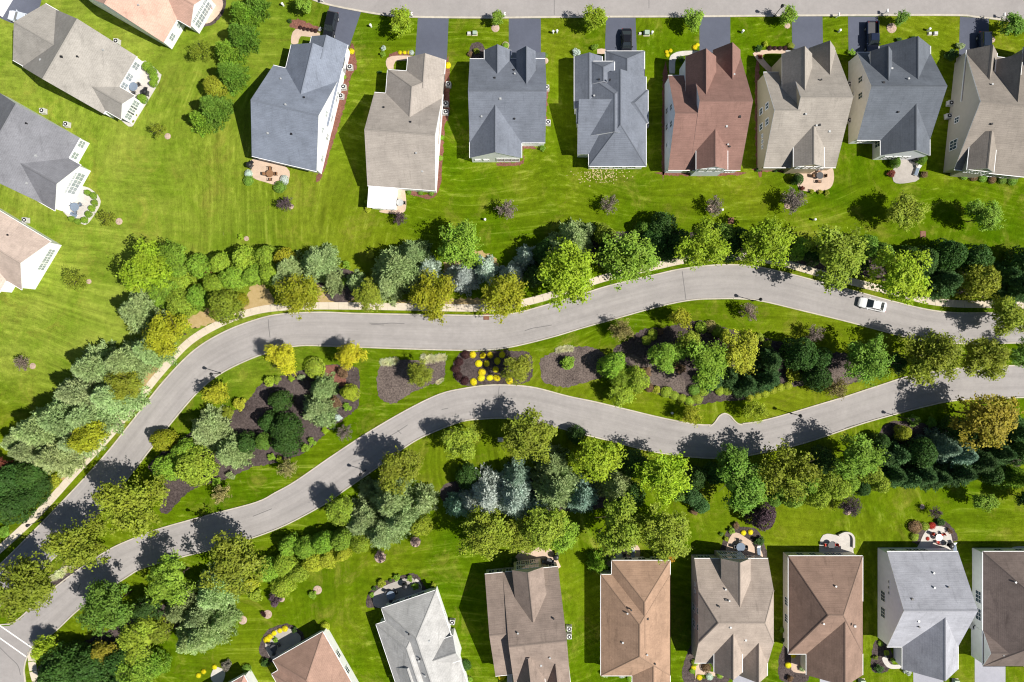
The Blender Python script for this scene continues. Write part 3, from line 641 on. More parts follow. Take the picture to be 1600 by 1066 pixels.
# ---- bottom row
PALE = False
r, i = build_house('salmon_hip_house', 'house with salmon-brown hip roof at the bottom edge beside yellow mums', (426, 1032), -29.7,
    [(0, 0, 90, 150, ze, 6.4, 'v', 45, 45), (-12, 18, 60, 130, ze, 5.6, 'v', 36, 30)], (0.335, 0.215, 0.165), WHITE, 3, seed=14)
window(r, i, 0, 'u1', .3, 1.0); window(r, i, 0, 'u1', .5, 1.0)
for f in (.3, .6): window(r, i, 0, 'v0', f, 0.9, 1.3, 1.5)
r, i = build_house('pink_hip_house', 'small visible corner of a pinkish hip roof at the bottom edge', (303, 1100), -29.7,
    [(0, 0, 90, 140, ze, 6.4, 'v', 45, 45)], (0.42, 0.25, 0.20), WHITE, 1, seed=15)
r, i = build_house('pale_grey_house', 'pale grey roofed house turned to the street, behind a round stone patio', (596, 951), -18.6,
    [(0, 0, 90, 175, ze, 6.7, 'v', 50, 0), (-16, 21, 66, 130, ze, 6.2, 'v', 40, 0), (46, 76, 92, 116, 4.0, 5.9, 'u'), (-14, 92, 44, 180, ze, 5.9, 'v')], (0.40, 0.395, 0.385), WHITE, 7, 0.2, seed=16)
for f in (.2, .45, .7): window(r, i, 0, 'v0', f, 0.9, 1.2, 1.5)
for f in (.25, .6): window(r, i, 0, 'u1', f, 1.0, .8, 1)
r, i = build_house('tan_gabled_house', 'tan-brown roofed house with a windowed back dormer at the bottom edge', (757.5, 897.5), -6,
    [(28, 0, 115, 190, ze, 8.6, 'u'), (0, 0, 32, 160, ze, 7.4, 'u'), (43, -2, 92, 75, 5.2, 7.2, 'vn'), (32, 125, 76, 205, 4.6, 7.8, 'v'), (74, 138, 115, 205, ze, 6.4, 'v')], (0.255, 0.20, 0.168), (0.62, 0.60, 0.56), 5, 0.2, seed=17)
for f in (.18, .34, .5, .66, .82): window(r, i, 2, 'v0', f, 3.3, 0.7, 1.5); window(r, i, 2, 'v0', f, 0.9, 0.7, 1.7)
for f in (.3, .7): window(r, i, 1, 'v0', f, 0.8, .9, 1.6)
for f in (.1, .6, .9): window(r, i, 0, 'v0', f, 0.8, .9, 1.6)
r, i = build_house('orange_brown_house', 'house with orange-brown hip roof and a round white vent, bottom row', (0, 0), 0,
    [(939, 898, 1047, 1056, ze, 7.0, 'v', 64, 46), (956, 876, 1047, 1000, ze, 6.4, 'v', 54, 0), (988, 995, 1047, 1068, ze, 5.15, 'v')], (0.335, 0.22, 0.152), WHITE, 6, 0.2, seed=18)
for f in (.3, .55, .8): window(r, i, 1, 'v0', f, 0.8, 1.2, 1.6)
r, i = build_house('beige_clipped_gable_house', 'beige roofed house with clipped gables and mauve siding, bottom row', (0, 0), 0,
    [(1085, 873, 1200, 1036, ze, 8.3, 'u', 24, 22, 0.5), (1127, 873, 1173, 945, 5.0, 7.1, 'vn'), (1116, 955, 1160, 1051, 4.4, 7.0, 'v'), (1155, 985, 1199, 1056, ze, 5.8, 'v')], (0.355, 0.295, 0.25), (0.48, 0.42, 0.42), 7, 0.16, seed=19)
for f in (.14, .32, .5, .68, .86): window(r, i, 1, 'v0', f, 3.2, 0.7, 1.5); window(r, i, 1, 'v0', f, 0.9, 0.7, 1.7)
for f in (.1, .2, .85): window(r, i, 0, 'v0', f, 0.8, 1.0, 1.6)
for f in (.5, .66): window(r, i, 0, 'u0', f, 1.1, 1.1, 1.3); window(r, i, 0, 'u0', f - .02, 3.9, .9, 1.2)
for f in (.25, .32): window(r, i, 0, 'u0', f, 2.2, 0.5, 0.5, 0)
r, i = build_house('brown_hip_house', 'house with dark brown hip roof behind a curved pale patio, bottom row', (0, 0), 0,
    [(1232, 869, 1348, 1022, ze, 7.6, 'u', 44, 50), (1260, 940, 1348, 1055, ze, 6.95, 'v')], (0.24, 0.162, 0.125), (0.72, 0.68, 0.58), 6, 0.18, seed=20)
for f in (.2, .38, .6, .68, .76): window(r, i, 0, 'v0', f, 0.8, 1.0, 1.6)
for f in (.5, .68): window(r, i, 0, 'u0', f, 1.0, 1.3, 1.3, 2)
r, i = build_house('silver_roofed_house', 'house with silver-grey roof and lavender-white walls, bottom right', (0, 0), 0,
    [(1386, 862, 1497, 1011, ze, 8.2, 'u'), (1410, 936, 1497, 1046, ze, 7.3, 'v')], (0.345, 0.35, 0.385), (0.76, 0.77, 0.88), 6, 0.16, seed=21)
for f in (.5, .68): window(r, i, 0, 'u0', f, 1.2, 1.6, 1.2, 2)
for f in (.3, .36, .42): window(r, i, 0, 'u0', f, 3.4, 0.4, 0.4, 0)
for f in (.15, .4, .5, .6): window(r, i, 0, 'v0', f, 0.8, 1.0, 1.6)
r, i = build_house('dark_brown_house', 'dark brown roofed white house cut by the right edge, bottom row', (0, 0), 0,
    [(1536, 862, 1652, 1041, ze, 7.4, 'v', 62, 50), (1536, 985, 1600, 1041, ze, 5.2, 'u', 0, 0)], (0.155, 0.122, 0.108), (0.72, 0.74, 0.70), 5, 0.22, seed=22)
for f in (.42, .58): window(r, i, 0, 'u0', f, 1.0, 1.9, 1.3, 2)
for f in (.3, .6): window(r, i, 0, 'v0', f, 0.8, 1.2, 1.6)
# ================================================================== plants
rng = np.random.default_rng(7)
def unit(v): return v / np.maximum(np.linalg.norm(v, axis=1, keepdims=True), 1e-9)
def leaves(c, n, size, asp=0.62):
    """one rhombic leaf per centre c with normal n"""
    k = len(c); n = unit(n); t = unit(np.cross(n, rng.normal(size=(k, 3)))); b = np.cross(n, t)
    s = (np.asarray(size) * rng.uniform(0.65, 1.3, k))[:, None]
    v = np.stack([c + t * s, c + b * s * asp, c - t * s, c - b * s * asp], 1).reshape(-1, 3)
    return v, np.arange(4 * k).reshape(-1, 4)
def needles(c, d, ln, w):
    k = len(c); d = unit(d); b = unit(np.cross(d, rng.normal(size=(k, 3)))); L = (np.asarray(ln) * rng.uniform(0.7, 1.25, k))[:, None]
    v = np.stack([c - b * w * 0.4, c + d * L * 0.55 - b * w, c + d * L, c + d * L * 0.55 + b * w], 1).reshape(-1, 3)
    return v, np.arange(4 * k).reshape(-1, 4)
def core(rx, rz, z0=0.0, seg=10, bump=0.08):
    vs = []; fs = []; rings = 6
    for i in range(rings + 1):
        ph = 0.05 + (math.pi - 0.1) * i / rings
        for j in range(seg):
            t = 2 * math.pi * j / seg; r = 1 + rng.uniform(-bump, bump)
            vs.append((rx * r * math.sin(ph) * math.cos(t), rx * r * math.sin(ph) * math.sin(t), z0 + rz * r * math.cos(ph)))
    for i in range(rings):
        for j in range(seg): fs.append((i * seg + j, i * seg + (j + 1) % seg, (i + 1) * seg + (j + 1) % seg, (i + 1) * seg + j))
    return np.array(vs), np.array(fs)
def lmesh(name, parts):
    vs = []; fs = []; o = 0
    for v, f in parts: vs.append(v); fs.append(f + o); o += len(v)
    v = np.concatenate(vs).astype(np.float32); f = np.concatenate(fs).astype(np.int32)
    me = bpy.data.meshes.new(name); me.vertices.add(len(v)); me.vertices.foreach_set('co', v.ravel())
    me.loops.add(f.size); me.loops.foreach_set('vertex_index', f.ravel()); me.polygons.add(len(f))
    me.polygons.foreach_set('loop_start', np.arange(0, f.size, 4, dtype=np.int32)); me.update(calc_edges=True)
    me.materials.append(M['leaf']); return me
def sph(k, up=0.25):
    v = unit(rng.normal(size=(k, 3))); v[:, 2] = v[:, 2] + up; return unit(v)
def crown_deciduous(lobes=19, sub=17, per=25, size=0.043, spread=0.062, low=-0.55):
    """unit crown: limbs end in lobes, lobes carry leaf clumps"""
    ld = sph(lobes, 0.35); lc = ld * rng.uniform(0.38, 0.80, (lobes, 1)); lc[:, 2] = np.maximum(lc[:, 2], low)
    lc = np.vstack([lc, [[0, 0, 0.35]]]); C = []; N = []
    for c in lc:
        R = rng.uniform(0.26, 0.42); d = sph(sub, 0.3); s = c + d * R * rng.uniform(0.6, 1.1, (sub, 1))
        for p, dd in zip(s, d):
            k = int(per * rng.uniform(0.5, 1.4)); q = p + rng.normal(size=(k, 3)) * spread * np.array([1.15, 1.15, 0.7])
            C.append(q); N.append(dd * 0.75 + rng.normal(size=3) * 0.2 + rng.normal(size=(k, 3)) * 0.42 + np.array([0, 0, 0.68]))
    C = np.vstack(C); N = np.vstack(N)
    return [leaves(C, N, np.full(len(C), size)), core(0.36, 0.26, -0.14)]
def crown_pine(tiers=12, br=11, hz=2.1, tuft=12, droop=0.12, ln=0.125, w=0.018):
    C = []; D = []
    for t in range(tiers):
        f = t / (tiers - 1); z = -0.75 + f * hz * 0.86; R = (1 - f) ** 0.78 * rng.uniform(0.85, 1.05) + 0.06
        for b in range(max(4, int(br * (1 - 0.45 * f)))):
            a = 2 * math.pi * (b + rng.uniform(-0.3, 0.3)) / max(4, int(br * (1 - 0.45 * f))) + t * 0.7
            L = R * rng.uniform(0.75, 1.15); dr = np.array([math.cos(a), math.sin(a), 0]); sd = np.array([-dr[1], dr[0], 0])
            m = max(2, int(L * 9))
            for i in range(m):
                q = 0.22 + 0.78 * (i + 0.5) / m; wd = 0.26 * L * (1.05 - q) + 0.03
                for s in ((-1, 0, 1) if q < 0.9 else (0,)):
                    p = dr * L * q + sd * s * wd * rng.uniform(0.7, 1.2) + np.array([0, 0, z + 0.10 * q - droop * q * q + rng.normal() * 0.02])
                    k = int(tuft * rng.uniform(0.6, 1.3))
                    C.append(np.repeat(p[None], k, 0) + rng.normal(size=(k, 3)) * 0.018)
                    D.append(dr * 0.75 + sd * s * 0.55 + np.array([0, 0, 0.4]) + rng.normal(size=(k, 3)) * 0.5)
    k = 40; C.append(np.tile([[0, 0, -0.75 + hz * 0.86]], (k, 1)) + rng.normal(size=(k, 3)) * 0.03); D.append(np.array([0, 0, 1]) + rng.normal(size=(k, 3)) * 0.5)
    C = np.vstack(C); D = np.vstack(D); v1 = needles(C, D, np.full(len(C), ln), w)
    cone = core(0.42, 0.62, -0.22, 8, 0.12)
    return [v1, cone]
def crown_dense(k=2600, size=0.05, hz=1.0, bump=0.16, power=2.4, lob=11, up=0.5, jit=0.0, taper=0.0):
    """clipped or naturally dense evergreen: lumpy closed surface of small sprays"""
    d = sph(k, 0.22); ld = sph(lob, 0.2); dots = np.max(d @ ld.T, axis=1)
    r = 1 - bump * (1 - np.clip((dots - 0.72) / 0.26, 0, 1)) + rng.normal(size=k) * 0.02
    fd = sph(lob * 9, 0.2); r = r + jit * (np.clip((np.max(d @ fd.T, axis=1) - 0.94) / 0.055, 0, 1) - 0.55) + rng.normal(size=k) * jit * 0.18
    c = d * r[:, None]; c = np.sign(c) * np.abs(c) ** (2 / power) if power != 2 else c
    c[:, :2] *= (1 - taper * c[:, 2:3]); c[:, 2] *= hz
    n = d * 0.7 + rng.normal(size=(k, 3)) * 0.6 + np.array([0, 0, up])
    return [leaves(c, n, np.full(k, size), 0.55), core(0.84 - bump * 0.6, (0.84 - bump * 0.6) * hz, 0, 14, 0.03)]
def crown_sparse(k=1500, size=0.066, br=26):
    d = sph(br, 0.5); C = []; D = []
    for q in d:
        m = k // br; t = rng.uniform(0.35, 1.05, (m, 1)); C.append(q * t + rng.normal(size=(m, 3)) * 0.10); D.append(rng.normal(size=(m, 3)) + np.array([0, 0, 0.6]))
    C = np.vstack(C); return [leaves(C, np.vstack(D), np.full(len(C), size))]
def crown_loose(k=1300, size=0.085):
    nb = 16; cc = sph(nb, 0.35) * rng.uniform(0.35, 0.75, (nb, 1)); C = []; N = []
    for p in cc:
        m = k // nb; d = unit(rng.normal(size=(m, 3))); C.append(p + d * rng.uniform(0.1, 0.34, (m, 1))); N.append(d * 0.5 + rng.normal(size=(m, 3)) * 0.5 + np.array([0, 0, 0.7]))
    C = np.vstack(C); return [leaves(C, np.vstack(N), np.full(len(C), size)), core(0.45, 0.35)]
def crown_blades(k=420):
    a = rng.uniform(0, 2 * math.pi, k); t = rng.uniform(0.15, 1.0, k)
    d = np.stack([np.cos(a) * t, np.sin(a) * t, np.full(k, 1.0)], 1); c = np.stack([np.cos(a) * t * 0.3, np.sin(a) * t * 0.3, np.full(k, -1.0)], 1)
    return [needles(c, d, np.full(k, 1.6), 0.05)]
def bare_branches(seed, n=14, rise=1.0):
    r = random.Random(seed); b = MB(); b.tube((0, 0, 0), (0, 0, 0.55), 0.035, 0.024, 7)
    for i in range(n):
        a = 2 * math.pi * i / n + r.uniform(-.3, .3); z = r.uniform(0.3, 0.55); L = r.uniform(0.5, 0.95)
        p = Vector((0, 0, z)); q = Vector((math.cos(a) * L * .5, math.sin(a) * L * .5, z + 0.2 * rise)); e = Vector((math.cos(a + .2) * L, math.sin(a + .2) * L, min(0.95, z + 0.42 * rise)))
        b.tube(p, q, 0.014, 0.009, 5); b.tube(q, e, 0.009, 0.003, 4)
    return b.mesh('trunk', M['bark'])
CR = {
 'D': [lmesh('crown', crown_deciduous()) for _ in range(8)] + [lmesh('crown', crown_deciduous(26, 14, 23, 0.041)) for _ in range(5)],
 'd': [lmesh('crown', crown_deciduous(12, 12, 20, 0.066, 0.085)) for _ in range(4)],
 'P': [lmesh('crown', crown_pine()) for _ in range(5)],
 'p': [lmesh('crown', crown_pine(8, 8, 2.1, 7, 0.1, 0.2, 0.032)) for _ in range(3)],
 'A': [lmesh('crown', crown_dense(3600, 0.066, 1.0, 0.30, 2.15, 13, 0.45, 0.24, 0.2)) for _ in range(5)],
 'S': [lmesh('shrub', crown_dense(900, 0.085, 0.8, 0.08, 2.1, 14, 0.5, 0.08)) for _ in range(3)],
 'M': [lmesh('flower_mound', crown_dense(900, 0.075, 0.75, 0.03, 2.1, 16)) for _ in range(2)],
 'T': [lmesh('crown', crown_sparse()) for _ in range(4)],
 't': [lmesh('crown', crown_sparse(3400, 0.055, 44)) for _ in range(3)],
 'L': [lmesh('shrub', crown_loose()) for _ in range(4)],
 'G': [lmesh('grass_clump', crown_blades()) for _ in range(3)],
}
TR = {'D': [bare_branches(i, 9) for i in range(3)], 'T': [bare_branches(20 + i, 22) for i in range(3)],
      'P': [MB().tube((0, 0, 0), (0, 0, 0.95), 0.045, 0.008, 7).mesh('trunk', M['bark'])], 'A': [MB().tube((0, 0, 0), (0, 0, 0.7), 0.04, 0.02, 7).mesh('trunk', M['bark'])]}
PAL = {'fir': (.115, .215, .07), 'lime': (.31, .43, .022), 'green': (.165, .295, .036), 'leaf': (.235, .38, .036), 'dark': (.058, .125, .022), 'olive': (.25, .30, .026), 'gold': (.32, .335, .018), 'moss': (.29, .385, .034), 'amber': (.34, .30, .03),
       'sage': (.36, .46, .19), 'pale': (.41, .52, .22), 'silver': (.52, .60, .53), 'blue': (.31, .45, .34), 'teal': (.08, .17, .052), 'yellow': (.72, .62, .012), 'gilt': (.36, .40, .03), 'yellowgreen': (.50, .47, .025), 'purple': (.115, .078, .095),
       'brown': (.20, .125, .066), 'red': (.20, .055, .035), 'grey': (.235, .195, .16), 'maroon': (.055, .022, .022), 'cream': (.72, .72, .46), 'crimson': (.42, .03, .02), 'orange': (.55, .30, .02), 'straw': (.32, .27, .10)}
WORD = {'fir': 'deep green', 'yellowgreen': 'yellow', 'amber': 'amber-green', 'lime': 'lime-green', 'green': 'mid-green', 'leaf': 'fresh green', 'dark': 'dark green', 'olive': 'olive-green', 'gold': 'golden-green', 'moss': 'moss-green', 'sage': 'sage-green', 'pale': 'pale green', 'silver': 'silvery', 'blue': 'blue-green', 'teal': 'deep teal', 'yellow': 'bright yellow', 'gilt': 'yellow-green', 'purple': 'purple-leaved', 'brown': 'brownish', 'red': 'rust-red', 'grey': 'grey-brown', 'maroon': 'dark maroon', 'cream': 'cream', 'crimson': 'crimson', 'orange': 'orange', 'straw': 'straw-coloured'}
KIND = {'D': ('deciduous_tree', 'broadleaf tree', 'tree'), 'P': ('pine_tree', 'pine', 'tree'), 'A': ('evergreen_shrub', 'dense evergreen', 'evergreen'), 'S': ('round_shrub', 'round shrub', 'shrub'),
        'M': ('flower_mound', 'flower mound', 'flowers'), 'T': ('sparse_tree', 'thin-leaved tree', 'tree'), 'L': ('loose_shrub', 'loose shrub', 'shrub'), 'G': ('grass_clump', 'grass tuft', 'grass')}
GROUP = {'D': 'broadleaf trees', 'P': 'pines', 'A': 'dense evergreens', 'S': 'clipped shrubs', 'M': 'flower mounds', 'T': 'thin-leaved trees', 'L': 'loose shrubs', 'G': 'grass tufts'}
HR = {'D': 2.35, 'P': 2.25, 'A': 2.3, 'S': 1.3, 'M': 1.0, 'T': 2.2, 'L': 1.25, 'G': 1.0}
prnd = random.Random(11)
def plant(kind, col, x, y, r, hmul=1.0):
    R = r * S * (0.93 if kind == 'A' else 1.10 if kind == 'P' else 1.03); h = max(0.35, R * HR[kind] * hmul)
    if kind in 'DPT': h = max(h, 2.4)
    rx = R * prnd.uniform(0.9, 1.1); ry = R * prnd.uniform(0.9, 1.1); rot = prnd.uniform(0, 6.283)
    base = PAL[col]; j = prnd.uniform(0.86, 1.14); cc = tuple(min(1, c * j * prnd.uniform(0.95, 1.05)) for c in base)
    size = 'tall ' if kind in 'DPA' and r >= 38 else 'small ' if kind in 'DPATSL' and r <= 12 else ''
    nm, wd, cat = KIND[kind]; desc = f'{size}{WORD[col]} {wd}'
    if kind in 'DPTA':
        zc = h * {'D': 0.60, 'P': 0.38, 'T': 0.6, 'A': 0.52}[kind]
        b = P(x, y, zc); root = link(nm, None, None, (b.x, b.y, 0))
        ck = kind if kind == 'A' else ('d' if r < 21 else 'D') if kind == 'D' else ('p' if r < 21 else 'P') if kind == 'P' else ('t' if r > 15 else 'T')
        hz = {'D': h * 0.42, 'P': h * 0.5, 'T': h * 0.40, 'A': h * 0.5}[kind]
        cr = link('crown', prnd.choice(CR[ck]), root, (0, 0, zc), (0, 0, rot), (rx, ry, hz)); cr.color = (*cc, 1)
        tr = link('trunk', prnd.choice(TR[kind]), root, (0, 0, -0.05), (0, 0, rot), (R, R, h * 0.97))
    else:
        hz = h * 0.5; b = P(x, y, hz); root = link(nm, prnd.choice(CR[kind]), None, (b.x, b.y, hz * (0.72 if kind in 'SM' else 0.85)), (0, 0, rot), (rx, ry, hz)); root.color = (*cc, 1)
    THINGS.append((root, desc, x, y, cat, GROUP[kind]))
    return root
